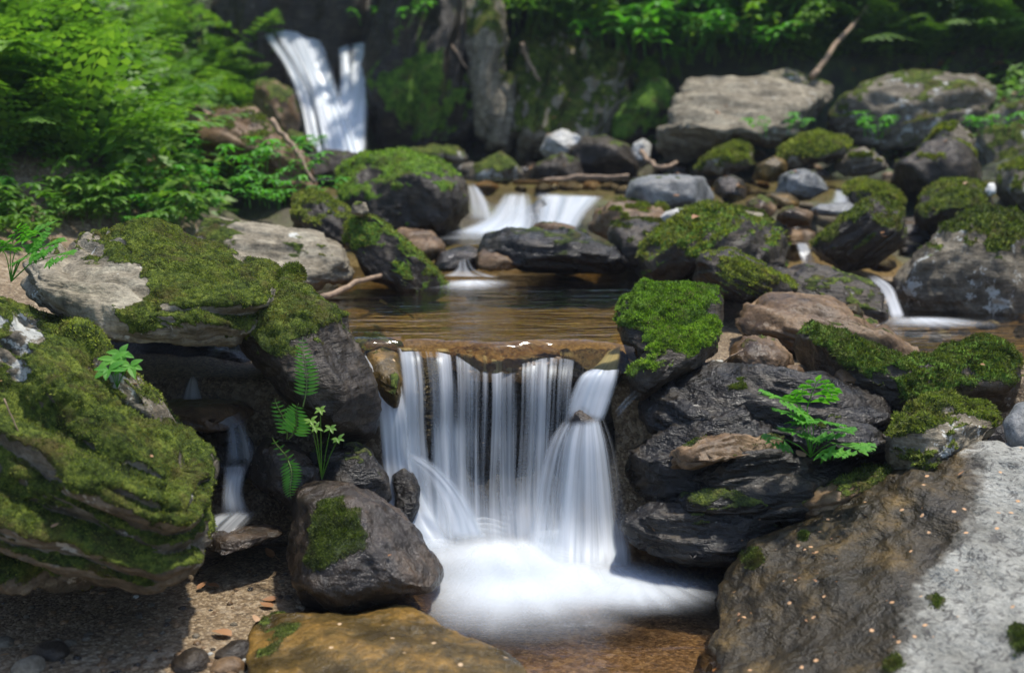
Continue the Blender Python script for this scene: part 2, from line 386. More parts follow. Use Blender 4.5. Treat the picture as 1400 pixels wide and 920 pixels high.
def rock(label, pts, D, T=.1, back=None, n=2.6, ty=.08, tx=0, mat='grey', moss=0, amp=1.15, strat=None, sub=5, name='boulder', cat='boulder',
         blade=0, bl=.006, bare=(), mossy=(), group=None, splitf=None, seed=None, facet=.5, bmat='moss_blade', lump=1.0, mfreq=5, cuts=9, ledge=1.0):
    pts = np.array(pts, float)
    seed = seed if seed is not None else int(abs(pts[0].sum() * 13 + D * 100)) % 9973
    rs = np.random.RandomState(seed)
    cx, cyy = (pts[:, 0].min() + pts[:, 0].max()) / 2, (pts[:, 1].min() + pts[:, 1].max()) / 2
    c = np.array([cx, cyy])
    th = np.linspace(0, 2 * np.pi, 181)[:-1]; rad = np.zeros(180)
    Q = pts - c; Q2 = np.roll(Q, -1, 0)
    for i, t in enumerate(th):
        d = np.array([math.cos(t), math.sin(t)]); best = 0
        for a, b_ in zip(Q, Q2):
            e = b_ - a; den = d[0] * e[1] - d[1] * e[0]
            if abs(den) < 1e-9: continue
            u = (a[0] * e[1] - a[1] * e[0]) / den; v = (a[0] * d[1] - a[1] * d[0]) / den
            if u > 0 and -1e-6 <= v <= 1 + 1e-6: best = max(best, u)
        rad[i] = best
    rad[rad == 0] = rad[rad > 0].mean()
    k = np.array([1, 2, 3, 2, 1.]) / 9
    rad = sum(np.roll(rad, j - 2) * k[j] for j in range(5))
    S, F = ico(sub)
    # s.x right, s.z up (pixel -y), s.y towards the back
    theta = np.arctan2(-S[:, 2], S[:, 0]) % (2 * np.pi)
    rr = np.interp(theta, np.append(th, 2 * np.pi), np.append(rad, rad[0]))
    rho = np.sqrt(S[:, 0] ** 2 + S[:, 2] ** 2)
    e = 2.0 / n
    # superellipse between the outline and the depth axis
    ang = np.arctan2(np.abs(S[:, 1]), rho); cr, sr = np.cos(ang) ** e, np.sin(ang) ** e
    ox = cx + np.cos(theta) * rr * cr; oy = cyy + np.sin(theta) * rr * cr
    Dv = D + ty * (cyy - oy) / 100 + tx * (ox - cx) / 100
    V = at_arr(ox, oy, Dv)
    wid = (pts[:, 0].max() - pts[:, 0].min()) * D / FPX; hei = (pts[:, 1].max() - pts[:, 1].min()) * D / FPX
    c0 = at(cx, cyy, D); up = at(cx, cyy - 50, D + ty * .5) - at(cx, cyy + 50, D - ty * .5); rt = at(cx + 50, cyy, D + tx * .5) - at(cx - 50, cyy, D - tx * .5)
    N0 = np.cross(up, rt); N0 /= np.linalg.norm(N0)
    if N0[1] > 0: N0 = -N0
    if back is None: back = max(T, .45 * min(wid, 2.2 * hei))
    ray = c0 - np.array([0, 0, CAMZ]); ray /= np.linalg.norm(ray)     # thickness runs front to back through the rock's middle
    V = V - np.where(S[:, 1] < 0, 1, -1)[:, None] * ray * (sr * np.where(S[:, 1] < 0, T * 1.25, back))[:, None]
    size = math.sqrt(wid * hei)
    mid = V.mean(0); Wc = V - mid
    for k_ in range(cuts):
        nn = rs.randn(3); nn[1] = -abs(nn[1]) * .9; nn /= np.linalg.norm(nn)
        pr = Wc @ nn; hmax = pr.max(); hcut = hmax * rs.uniform(.78, .94); ex = np.maximum(0, pr - hcut)
        Wc = Wc - nn * (ex * .88)[:, None]
    V = mid + Wc
    N = vnorm(V, F)
    if (N * (V - V.mean(0))).sum() < 0: F = F[:, ::-1]; N = -N
    q = V - c0
    if strat:
        a = R(strat[0]); ca, sa = math.cos(a), math.sin(a)
        q = np.stack([(q[:, 0] * ca + q[:, 2] * sa) / strat[1], q[:, 1] / 1.6, -q[:, 0] * sa + q[:, 2] * ca], 1)
    off = rs.rand(3) * 50
    fq = 2.2 / size
    dsp = fbm(q * fq + off, 5, seed) * .10 + ridged(q * fq * 2.2 + off, 3, seed + 9) * .035
    if facet:
        w1, w2 = worley(q * fq * 1.3 + off, seed); dsp += (np.minimum(w2 - w1, .35) - .2) * .14 * facet
    if strat and strat[1] >= 2.5:
        zz = q[:, 2] * (3.4 / max(hei, .05)) + fbm(q * fq * 1.2 + off, 3, seed + 21) * 1.1
        fr = zz - np.floor(zz); dsp += (sstep(0, .75, fr) * sstep(1, .88, fr) - .5) * .075 * ledge * (.4 + fbm(q * fq * 2 + off, 2, seed + 5) + .3).clip(0, 1)
        zz = zz * 2.7 + 3; fr = zz - np.floor(zz); dsp += (sstep(0, .7, fr) * sstep(1, .85, fr) - .5) * .022 * ledge
    dsp += fbm(q * fq * 9 + off, 4, seed + 31, .6) * .03
    V = V + N * (dsp * size * .95 * amp)[:, None]
    N = vnorm(V, F)
    px, py = to_px(V)
    if np.isscalar(moss) and moss > 0 or mossy:
        m = N[:, 2] + .9 * fbm(V * mfreq + off, 4, seed + 3) + fbm(V * 26, 3, seed + 5) * .8 - (1.2 - 1.7 * moss)
        for (bx, by, br, *am) in bare: m -= (am[0] if am else 1.6) * np.exp(-(((px - bx) ** 2 + (py - by) ** 2) / br ** 2))
        for (bx, by, br, *am) in mossy: m += (am[0] if am else 1.6) * np.exp(-(((px - bx) ** 2 + (py - by) ** 2) / br ** 2))
        m = sstep(-.25, .45, m)
        V = V + N * (m * (.004 + .010 * fbm(V * 20, 3, seed + 4) + .008 * fbm(V * 60, 3, 4)) * lump)[:, None]
        N = vnorm(V, F)
    else: m = np.zeros(len(V))
    at_ = {'moss': m}
    if splitf is not None: at_['split'] = splitf(px, py, V)
    org = np.array([c0[0], c0[1] + back * .3, V[:, 2].min()])
    o = mk(name, V, F, M[mat], attrs=at_, origin=org)
    tag(o, label, cat, group)
    if not blade and sub >= 5 and moss > .1 and 2.5 < D < 5.6: blade, bl = 6000, .0022 * D
    if blade:
        mo = blades(V, F, N, m, blade, bl, bl * .22, rs, M[bmat], o, org)
        if mo: mo['kind'] = 'stuff'
    return o
def at_arr(px, py, D):
    x = (px - 700) / FPX; v = -(py - 460) / FPX
    dy = cP + v * sP; dz = -sP + v * cP
    return np.stack([x / dy * D, D, CAMZ + dz / dy * D], 1)
#---ROCKS---
# foreground left
rock('huge moss-covered boulder with folded layers overhanging the sand', [(-160, 420), (-60, 395), (0, 402), (45, 425), (95, 455), (125, 500), (160, 560), (205, 588), (255, 615), (272, 640), (262, 665), (275, 700), (270, 745), (245, 778), (180, 788), (100, 778), (0, 770), (-100, 765), (-170, 700)],
     1.95, .16, .45, 2.8, .10, .0, 'grey', .68, 1.2, (-24, 3.2), 7, blade=90000, bl=.0036, bare=((40, 450, 40, .9), (20, 480, 40, .8)), mossy=((120, 740, 110, .6), (240, 700, 50, .4)), lump=.9, ledge=1.1, cuts=6, mfreq=4)
rock('pale lichened ledge tilting down behind the huge mossy boulder', [(70, 430), (110, 440), (150, 480), (185, 515), (215, 560), (262, 592), (272, 612), (230, 606), (190, 600), (120, 560), (60, 490)],
     2.06, .06, .25, 2.8, .05, 0, 'grey', .5, .8, (-38, 4), 5, blade=5000, bl=.005, name='rock_ledge', cat='rock')
rock('broad sunlit rock with yellow moss and white lichen above the cave', [(-10, 368), (30, 360), (95, 345), (140, 328), (205, 310), (250, 328), (300, 345), (330, 352), (385, 372), (408, 385), (412, 420), (400, 455), (340, 458), (290, 462), (200, 452), (150, 448), (110, 432), (55, 402)],
     2.42, .15, .5, 2.6, .32, .02, 'pale', .50, .9, (-12, 2.6), 7, blade=60000, bl=.0036, bare=((110, 395, 62, 1.5), (175, 395, 30), (230, 425, 18), (60, 380, 40, 1.2), (325, 350, 30, 1)), mossy=((240, 345, 60, .7), (300, 400, 90, .8), (200, 440, 60, .5)), lump=1.0)
rock('drooping mossy rock end beside the top of the fall', [(330, 400), (380, 380), (410, 395), (440, 412), (468, 430), (478, 455), (505, 500), (512, 560), (505, 615), (470, 618), (430, 575), (400, 540), (370, 500), (340, 465), (318, 430)],
     2.30, .12, .4, 2.6, .10, 0, 'greydark', .42, 1.0, (-30, 2), 6, blade=34000, bl=.0036, bare=((470, 560, 60, 1.6), (365, 410, 22, 1.0), (440, 480, 40, .4)), mossy=((440, 415, 50, .8), (370, 440, 40, .9)), lump=1.0)
rock('small round moss cushion on the sunlit rock edge', [(378, 372), (392, 366), (408, 370), (413, 384), (405, 394), (385, 392)], 2.42, .03, .05, 2, .1, 0, 'grey', 1.0, .5, None, 4, blade=2500, bl=.005, name='moss_cushion', cat='moss')
rock('black rock at the back of the small cave', [(150, 430), (300, 440), (440, 480), (480, 560), (500, 640), (430, 640), (380, 560), (330, 545), (240, 545), (170, 540)],
     2.75, .08, .4, 2.4, .1, 0, 'schist', 0, 1, None, 5)
rock('flat wet stone the side trickle runs over', [(205, 556), (250, 545), (330, 548), (350, 562), (330, 585), (280, 590), (225, 580)], 2.36, .1, .2, 2.6, .4, 0, 'brown', 0, .7, None, 5, name='stone', cat='stone')
rock('dark stone below the little ledge trickle', [(215, 580), (300, 585), (345, 600), (345, 650), (300, 665), (230, 660)], 2.38, .04, .2, 2.6, .1, 0, 'wet', 0, .9, None, 5, name='stone', cat='stone')
rock('glistening rock between the side trickle and the fern', [(345, 625), (360, 600), (400, 612), (440, 640), (440, 700), (400, 700), (370, 675), (340, 655)], 2.2, .06, .2, 2.4, .1, 0, 'wet', 0, 1, None, 5)
rock('wet grey stone wedged left of the fall', [(400, 625), (450, 605), (505, 615), (530, 650), (535, 690), (480, 690), (420, 670)], 2.22, .06, .2, 2.4, .1, 0, 'schist', .1, 1, None, 5)
rock('low wet stone where the side trickle lands', [(268, 748), (280, 728), (330, 718), (380, 718), (390, 730), (340, 748), (290, 756)], 2.08, .05, .12, 2.4, .45, 0, 'wet', 0, .7, None, 5, name='stone', cat='stone')
rock('rounded wet brown boulder with dark green moss patch beside the foam', [(400, 672), (430, 657), (475, 660), (520, 678), (552, 705), (578, 742), (602, 772), (612, 790), (590, 806), (550, 818), (500, 828), (440, 834), (410, 830), (394, 812), (395, 770), (398, 720)],
     2.04, .14, .2, 2.5, .10, 0, 'wet', -.3, .6, None, 6, cuts=4, blade=9000, bl=.004, mossy=((460, 712, 42, 1.6), (430, 775, 28, 1.3), (450, 745, 38, 1.5), (500, 745, 25, .9)), bmat='moss_dark', lump=.5)
rock('flat amber slab with speckles at the bottom edge', [(340, 862), (380, 838), (440, 840), (500, 833), (560, 827), (585, 840), (612, 862), (680, 890), (718, 915), (735, 960), (500, 1010), (360, 980), (338, 900)],
     1.66, .04, .14, 3.2, .25, 0, 'amber', -.5, .5, None, 6, name='rock_slab', cat='rock', cuts=0, mossy=((380, 850, 35, .9), (370, 890, 35, .7)), blade=3000, bl=.003, bmat='moss_dark', lump=.4)
# foreground right
def slab_split(px, py, V):
    ex = np.interp(py, [600, 650, 700, 760, 800, 850, 920, 1000], [1330, 1345, 1335, 1300, 1255, 1238, 1235, 1240])
    return .5 + (px - ex) / 60
rock('great sloping slab, wet brown with a pale dry right side', [(985, 815), (1008, 775), (1060, 742), (1110, 722), (1180, 690), (1255, 655), (1330, 626), (1400, 620), (1520, 640), (1560, 800), (1540, 1020), (1200, 1060), (930, 1030), (950, 940), (978, 870)],
     1.78, .09, .4, 3.0, .20, -.06, 'slab', -.45, .8, (-35, 2.2), 7, name='rock_slab', cat='rock', blade=9000, bl=.004, mossy=((1395, 870, 38, 1.9), (1222, 905, 28, 1.8), (1285, 825, 14, 1.8), (1030, 765, 22, 1.9), (1100, 735, 15, 1.6)), splitf=slab_split, lump=.6, bmat='moss_dark', facet=.25, cuts=0)
rock('smooth grey stone cut by the right edge', [(1372, 578), (1390, 552), (1430, 545), (1455, 580), (1440, 618), (1400, 628), (1378, 612)], 2.12, .06, .1, 2.2, .1, 0, 'blue', .05, .4, None, 5, name='stone', cat='stone', facet=0)
rock('knobbly pale rock wrapped in dark moss above the great slab', [(1210, 610), (1222, 585), (1245, 565), (1290, 545), (1325, 555), (1360, 565), (1372, 582), (1350, 612), (1325, 632), (1290, 642), (1262, 662), (1225, 645)],
     2.16, .08, .2, 2.4, .15, 0, 'pale', .45, 1.3, (20, 2), 6, blade=12000, bl=.006, bmat='moss_dark', lump=1.6)
rock('upper long layered slab arching over the green leaf plant', [(880, 530), (915, 512), (950, 500), (1040, 499), (1120, 518), (1185, 540), (1243, 566), (1235, 600), (1180, 640), (1100, 640), (1000, 620), (900, 600), (870, 560)],
     2.30, .06, .35, 3.4, .05, 0, 'schist', -.3, .8, (-14, 3.5), 6, name='rock_slab', cat='rock', blade=1500, bl=.004, mossy=((1000, 545, 40, .7),), bmat='moss_dark')
rock('middle layered slab with a glinting upper edge', [(845, 640), (870, 608), (920, 582), (980, 563), (1050, 550), (1085, 580), (1130, 640), (1120, 700), (1000, 710), (880, 700), (850, 670)],
     2.24, .06, .35, 3.4, .04, 0, 'schist', -.25, 1.0, (16, 3.5), 6, name='rock_slab', cat='rock', blade=2500, bl=.004, bmat='moss_dark')
rock('lower layered slab with mossy brown crest', [(925, 665), (960, 640), (1010, 615), (1060, 612), (1120, 625), (1180, 650), (1150, 700), (1080, 720), (980, 710), (930, 700)],
     2.16, .06, .35, 3.2, .04, 0, 'schist', -.05, 1.1, (8, 3.5), 6, name='rock_slab', cat='rock', blade=4500, bl=.004, bmat='moss_dark')
rock('rounded black wet rock at the right side of the foam', [(856, 720), (865, 700), (890, 690), (940, 690), (1000, 694), (1050, 700), (1075, 718), (1075, 748), (1010, 768), (930, 770), (880, 755)],
     2.14, .09, .2, 2.5, .10, 0, 'schist', -.2, .8, (0, 4), 6, blade=3500, bl=.004, mossy=((950, 702, 40, .9), (1060, 712, 20, 1.2)), bmat='moss_dark')
rock('narrow brown-crested slab wedged between the layered slabs', [(900, 625), (960, 598), (1030, 590), (1075, 600), (1060, 618), (980, 630), (915, 645)], 2.17, .06, .2, 3, .12, 0, 'brown', .1, 1.2, (14, 5), 5, name='rock_slab', cat='rock', blade=2000, bl=.004, bmat='moss_dark')
rock('thin dark shelf jutting just under the upper slab', [(1080, 590), (1150, 575), (1215, 600), (1205, 620), (1140, 622), (1090, 612)], 2.16, .05, .2, 3, .12, 0, 'schist', .1, 1.2, (-10, 5), 5, name='rock_slab', cat='rock', blade=1500, bl=.004, bmat='moss_dark')
rock('thin flat slab resting over the rounded black rock', [(900, 690), (960, 672), (1040, 676), (1085, 694), (1060, 704), (960, 702)], 2.13, .05, .15, 3, .12, 0, 'schist', .25, 1.2, (4, 5), 5, name='rock_slab', cat='rock', blade=2500, bl=.004, bmat='moss_dark')
rock('thin tilted slab with a grassy moss tuft', [(1085, 690), (1130, 662), (1195, 640), (1230, 645), (1235, 662), (1180, 680), (1120, 712), (1090, 712)],
     2.12, .05, .2, 2.6, .15, 0, 'brown', .2, .8, (18, 4), 5, name='rock_slab', cat='rock', blade=3000, bl=.006, mossy=((1195, 642, 26, 1.5),), bmat='moss_dark')
rock('shaded rock filling the gap above the great slab', [(1040, 700), (1100, 690), (1200, 640), (1280, 600), (1350, 590), (1420, 600), (1400, 660), (1200, 720), (1080, 770), (1000, 790), (960, 770)],
     2.25, .03, .25, 2.4, .1, 0, 'schist', 0, 1, None, 5)
rock('square block with thick bright moss top right of the pool lip', [(845, 445), (850, 415), (878, 398), (935, 395), (978, 397), (990, 412), (988, 440), (962, 458), (920, 475), (885, 492), (860, 492)],
     2.55, .10, .15, 3.0, .16, 0, 'greenmoss', .42, .6, None, 6, cuts=2, bmat='moss_green', blade=24000, bl=.005, lump=1.5, bare=((870, 480, 25, 1),), mossy=((910, 415, 60, .6),))
rock('slanting rock with mossy crown leaning under the square block', [(850, 545), (872, 500), (915, 458), (950, 436), (975, 432), (988, 455), (985, 482), (955, 500), (905, 522), (875, 545), (855, 560)],
     2.42, .07, .15, 2.6, .14, 0, 'greenmoss', .35, .7, (40, 3), 6, bmat='moss_green', blade=12000, bl=.006, lump=1.2, mossy=((955, 452, 40, .7),))
rock('rust brown boulder between mossy block and upper slab', [(993, 498), (1003, 472), (1030, 458), (1062, 465), (1092, 497), (1085, 508), (1000, 508)], 2.5, .07, .12, 2.4, .2, 0, 'brown', .1, .9, None, 5)
rock('long tan flat rock damming the right of the pool', [(1008, 440), (1018, 420), (1045, 407), (1115, 410), (1150, 425), (1205, 455), (1255, 480), (1260, 496), (1200, 500), (1130, 490), (1060, 475), (1015, 462)],
     2.85, .12, .2, 2.7, .25, 0, 'brown', .02, .8, (-8, 3), 6, name='rock_slab', cat='rock')
rock('small golden cobble on the end of the tan rock', [(1150, 428), (1158, 416), (1172, 415), (1182, 428), (1178, 438), (1158, 438)], 2.9, .03, .05, 2.2, .1, 0, 'amber', 0, .5, None, 4, name='cobble', cat='stone')
rock('long log-like mossy rock reaching the right edge', [(1085, 480), (1095, 458), (1125, 456), (1160, 468), (1210, 485), (1245, 498), (1290, 488), (1335, 470), (1375, 482), (1392, 510), (1388, 545), (1350, 572), (1250, 575), (1185, 560), (1130, 530), (1095, 505)],
     2.52, .13, .2, 2.5, .14, 0, 'greenmoss', .38, .9, (-6, 2), 6, blade=30000, bl=.006, bmat='moss_dark', lump=2.2, mossy=((1360, 490, 40, .9), (1150, 480, 40, .3)))
for i, (x, y, r, m_) in enumerate([(1125, 545, 22, 'brown'), (1160, 515, 20, 'brown'), (1185, 522, 13, 'amber'), (1340, 600, 18, 'brown'), (1085, 510, 14, 'brown'), (980, 505, 16, 'grey')]):
    rock(['reddish stone lying behind the upper slab', 'brown stone against the mossy log-like rock', 'tiny amber stone beside the mossy log-like rock', 'reddish chip behind the knobbly pale rock', 'brown pebble under the rust brown boulder', 'grey pebble in front of the slanting mossy rock'][i],
         [(x - r, y), (x - r * .6, y - r * .7), (x + r * .5, y - r * .8), (x + r * 1.1, y - r * .1), (x + r * .7, y + r * .6), (x - r * .6, y + r * .6)], 2.42, .03, .05, 2.3, .2, 0, m_, 0, .8, None, 4, name='cobble', cat='stone')
# the ledge of the fall
rock('dark wet rock wall behind the main fall', [(505, 500), (560, 488), (640, 484), (760, 484), (820, 490), (870, 510), (880, 600), (880, 700), (860, 780), (540, 780), (500, 700)],
     2.52, .07, .2, 3.4, .02, 0, 'schist', .0, .6, (88, 3), 6, name='rock_ledge', cat='rock')
rock('amber ledge tongue at the left of the lip', [(462, 470), (475, 450), (520, 455), (552, 472), (558, 510), (562, 545), (540, 560), (518, 540), (500, 505)], 2.50, .10, .2, 2.6, .3, 0, 'amber', .12, .5, None, 5, name='rock_ledge', cat='rock', mossy=((540, 530, 18, .8),))
rock('glinting brown rock rim in the middle of the lip', [(600, 500), (612, 480), (650, 473), (710, 472), (760, 480), (785, 492), (780, 512), (730, 518), (660, 516), (610, 516)], 2.47, .05, .1, 2.6, .2, 0, 'brown', 0, 1.4, None, 6, name='rock_ledge', cat='rock')
rock('ragged brown rock at the right of the lip', [(755, 492), (790, 480), (850, 478), (860, 500), (840, 520), (800, 522), (765, 515)], 2.48, .04, .1, 2.6, .2, 0, 'wet', 0, 1.2, None, 5, name='rock_ledge', cat='rock')
rock('small brown stone parting the right stream of the fall', [(770, 580), (780, 560), (800, 548), (818, 556), (826, 575), (810, 592), (782, 592)], 2.375, .04, .08, 2.2, .1, 0, 'wet', 0, .5, None, 5, name='stone', cat='stone')
rock('dark stone behind the left stream of the fall', [(535, 650), (560, 630), (572, 660), (572, 720), (545, 720)], 2.3, .03, .08, 2.2, .1, 0, 'schist', 0, .6, None, 4, name='stone', cat='stone')
# middle distance left
rock('pale flat slab on the left shore of the pool', [(265, 325), (285, 303), (345, 308), (435, 320), (475, 350), (485, 372), (470, 385), (425, 392), (385, 375), (320, 350), (275, 345)],
     3.4, .14, .3, 2.8, .32, 0, 'pale', -.15, .8, (-8, 3), 6, name='rock_slab', cat='rock', mossy=((300, 325, 40, 1.2), (400, 335, 20, .9)))
rock('mossy wedge rock slanting down into the pool', [(474, 330), (475, 298), (505, 292), (535, 315), (575, 355), (605, 388), (622, 408), (590, 414), (552, 412), (540, 395), (505, 380), (480, 360)],
     3.45, .12, .25, 2.5, .10, 0, 'greenmoss', .55, .8, (-40, 2), 6, ledge=.3, mossy=((490, 320, 30, .8), (575, 400, 30, .6)))
rock('small pale stone perched on the mossy wedge rock', [(478, 292), (483, 278), (500, 277), (505, 290), (495, 297)], 3.45, .03, .04, 2.4, .1, 0, 'pale', .2, .6, None, 4, name='cobble', cat='stone')
rock('dark mossy hump under the leafy green bush', [(395, 300), (400, 262), (440, 270), (478, 295), (482, 330), (470, 350), (420, 330)], 3.8, .12, .3, 2.4, .12, 0, 'greydark', .5, .9, (-30, 3), 5)
rock('big round mossy boulder left of the cascade', [(458, 262), (465, 232), (495, 214), (555, 211), (600, 225), (635, 252), (642, 290), (625, 318), (560, 318), (490, 312), (465, 295)],
     4.6, .25, .5, 2.3, .16, 0, 'greenmoss', .52, .8, None, 6, lump=1.0, cuts=7, bmat='moss_green', blade=6000, bl=.010, bare=((500, 240, 14, .8), (590, 290, 30, .7)), facet=.3)
rock('rusty leaf-strewn stone beside the mossy wedge', [(550, 340), (560, 322), (590, 320), (608, 335), (605, 352), (575, 362)], 3.8, .06, .1, 2.4, .2, 0, 'brown', 0, 1, None, 4, name='stone', cat='stone')
rock('low red-brown stone by the big round mossy boulder', [(530, 330), (545, 312), (590, 316), (600, 330), (560, 340)], 4.1, .06, .1, 2.4, .2, 0, 'brown', 0, 1, None, 4, name='stone', cat='stone')
rock('smooth wet stone under the cascade outflow', [(585, 372), (600, 345), (640, 335), (665, 345), (660, 370)], 3.75, .06, .12, 2.3, .2, 0, 'wet', 0, .4, None, 5, name='stone', cat='stone')
rock('ragged overhanging ledge under the ferns', [(238, 190), (242, 160), (300, 154), (345, 156), (370, 175), (395, 196), (425, 238), (430, 262), (400, 270), (350, 230), (300, 215), (250, 212)],
     4.9, .2, .5, 2.6, .25, 0, 'brown', .15, 1, (-20, 3), 6, name='rock_ledge', cat='rock')
rock('dark rock shaded beneath the overhanging ledge', [(230, 200), (300, 190), (400, 220), (430, 280), (400, 320), (300, 320), (240, 290)], 5.1, .1, .4, 2.4, .2, 0, 'greydark', .3, 1, None, 5)
rock('brown mossy hump at the foot of the fern bank', [(170, 290), (185, 245), (215, 232), (250, 250), (272, 285), (265, 310), (200, 320)], 4.3, .15, .3, 2.3, .15, 0, 'brown', .5, 1, None, 5)
rock('brown boulder touching the upper fall', [(345, 150), (350, 110), (375, 108), (400, 128), (410, 170), (400, 200), (360, 190)], 6.6, .2, .4, 2.5, .2, 0, 'brown', .3, .8, None, 5)
rock('mossy stone left of the foot of the upper fall', [(385, 205), (395, 180), (415, 184), (432, 208), (420, 222), (392, 220)], 6.3, .12, .2, 2.3, .2, 0, 'greydark', .85, .6, None, 5)
rock('dark stone at the foot of the upper fall', [(412, 240), (418, 212), (450, 206), (490, 210), (500, 225), (470, 245), (430, 250)], 5.8, .15, .25, 2.4, .2, 0, 'greydark', .15, .7, None, 5)
rock('low mossy stone behind the big round boulder', [(545, 215), (560, 203), (590, 203), (612, 212), (600, 224), (560, 225)], 6.1, .12, .2, 2.3, .2, 0, 'grey', .4, .7, None, 4)
rock('olive stone behind the cascade head', [(575, 205), (590, 198), (625, 203), (642, 216), (630, 224), (590, 220)], 6.3, .12, .2, 2.3, .2, 0, 'grey', .5, .7, None, 4)
rock('pyramid-shaped mossy rock above the cascade', [(636, 246), (650, 226), (684, 209), (705, 225), (722, 242), (700, 252), (650, 252)], 5.6, .15, .25, 2.4, .2, 0, 'grey', .45, .7, None, 5)
rock('peaked dark rock left of the arched boulder', [(712, 242), (740, 222), (768, 208), (792, 225), (800, 245), (750, 250)], 5.7, .15, .25, 2.4, .2, 0, 'greydark', .1, .7, None, 5)
rock('white boulder under the cliff', [(738, 208), (748, 186), (768, 179), (792, 186), (806, 200), (795, 215), (755, 220)], 6.4, .15, .25, 2.3, .15, 0, 'white', 0, .7, None, 5)
rock('dark arched boulder beside the white boulder', [(775, 236), (776, 206), (795, 190), (828, 186), (858, 200), (874, 228), (870, 244), (800, 245)], 6.0, .2, .3, 2.4, .15, 0, 'greydark', .2, .7, None, 5)
rock('upright white stone right of the arched boulder', [(862, 215), (866, 196), (880, 190), (890, 198), (888, 220), (878, 230)], 6.1, .08, .12, 2.3, .1, 0, 'white', 0, .5, None, 5, name='stone', cat='stone')
rock('large blue-grey boulder right of the cascade', [(853, 272), (862, 250), (885, 241), (930, 240), (962, 244), (980, 268), (975, 282), (930, 288), (880, 284)], 4.5, .2, .3, 2.6, .2, 0, 'blue', .05, .5, None, 5)
rock('brown streaked rock beside the cascade foot', [(803, 318), (808, 292), (840, 276), (885, 280), (915, 290), (905, 305), (870, 318), (845, 330)], 4.2, .15, .25, 2.5, .25, 0, 'brown', .2, .9, (0, 3), 5)
rock('pale wet stone in the shallow run', [(895, 302), (912, 290), (940, 284), (958, 290), (945, 304), (915, 312)], 4.1, .08, .12, 2.4, .2, 0, 'white', .05, .6, None, 4, name='stone', cat='stone')
rock('flat-topped dark block at the back of the pool', [(830, 345), (835, 310), (870, 303), (905, 308), (918, 330), (905, 362), (860, 366)], 3.85, .12, .2, 2.8, .2, 0, 'greydark', .12, .6, None, 5)
rock('long black boulder at the back of the pool', [(655, 345), (665, 326), (690, 319), (730, 317), (790, 322), (830, 335), (858, 352), (855, 368), (700, 370), (670, 366)], 3.75, .14, .2, 2.4, .12, 0, 'schist', .04, .8, (0, 5), 6)
rock('rusty leaf-covered stone at the tip of the black boulder', [(645, 352), (660, 340), (690, 350), (715, 366), (690, 370), (650, 368)], 3.65, .05, .08, 2.4, .2, 0, 'brown', 0, 1, None, 4, name='stone', cat='stone')
rock('small brown stone on top of the long black boulder', [(725, 318), (732, 305), (760, 304), (788, 310), (785, 322), (750, 324)], 3.95, .05, .08, 2.3, .2, 0, 'brown', .1, .7, None, 4, name='stone', cat='stone')
rock('mossy whaleback boulder right of the pool', [(864, 376), (868, 355), (890, 332), (930, 300), (968, 287), (1005, 294), (1050, 312), (1085, 340), (1088, 372), (1020, 376), (920, 382)],
     3.65, .2, .3, 2.4, .16, 0, 'greenmoss', .40, .7, (30, 2.5), 6, mossy=((940, 310, 50, .6),), bare=((1020, 350, 50, 1),), blade=9000, bl=.011)
rock('pale flat stone behind the mossy whaleback', [(985, 298), (1000, 286), (1040, 292), (1062, 308), (1030, 316)], 3.95, .08, .15, 2.4, .3, 0, 'pale', .2, .6, None, 5)
rock('olive dark boulder standing in the pool edge', [(945, 385), (950, 355), (970, 344), (1000, 346), (1045, 368), (1085, 392), (1095, 412), (1040, 415), (965, 408)], 3.2, .12, .2, 2.4, .14, 0, 'greydark', .35, .7, (-30, 3), 6)
rock('flat gravel-topped slab between the two channels', [(1030, 372), (1100, 362), (1165, 372), (1205, 395), (1230, 425), (1222, 445), (1150, 432), (1080, 402)], 3.25, .08, .15, 2.6, .35, 0, 'greydark', .05, .7, (-14, 4), 6, name='rock_slab', cat='rock')
rock('tilted dark slab with a mossy ridge beside the small fall', [(1108, 352), (1115, 332), (1150, 300), (1185, 275), (1212, 271), (1235, 292), (1235, 330), (1200, 360), (1150, 368)], 3.8, .14, .25, 2.6, .12, 0, 'greydark', .4, .6, (35, 4), 6, name='rock_slab', cat='rock')
rock('massive mossy boulder at the right above the small pool', [(1215, 420), (1228, 380), (1255, 345), (1290, 308), (1340, 284), (1385, 292), (1440, 330), (1470, 400), (1460, 450), (1350, 448), (1260, 442)],
     3.75, .3, .5, 2.4, .16, 0, 'grey', .42, .9, None, 6, bare=((1290, 385, 60, 1.4), (1360, 420, 60, 1.0)), mossy=((1350, 310, 60, .7),), blade=8000, bl=.012, bmat='moss_dark')
rock('mossy boulder behind the massive one', [(1252, 298), (1262, 266), (1290, 249), (1325, 246), (1358, 262), (1368, 290), (1330, 318), (1275, 322)], 4.5, .2, .35, 2.4, .16, 0, 'greydark', .6, .7, None, 5)
rock('pale chip on the mossy boulder behind the massive one', [(1345, 262), (1352, 250), (1362, 250), (1362, 265), (1352, 270)], 4.4, .03, .04, 2.4, .1, 0, 'white', 0, .5, None, 4, name='cobble', cat='stone')
rock('dark angular overhang below the great right boulder', [(1215, 262), (1225, 225), (1265, 200), (1290, 190), (1322, 205), (1345, 235), (1345, 262), (1300, 268), (1250, 280)], 4.95, .2, .4, 2.8, .05, 0, 'greydark', .12, .7, None, 5)
rock('round grey head of rock on the dark overhang', [(1265, 205), (1280, 175), (1310, 168), (1335, 185), (1338, 210), (1320, 222), (1290, 215)], 5.1, .12, .2, 2.4, .15, 0, 'grey', .3, .7, None, 5)
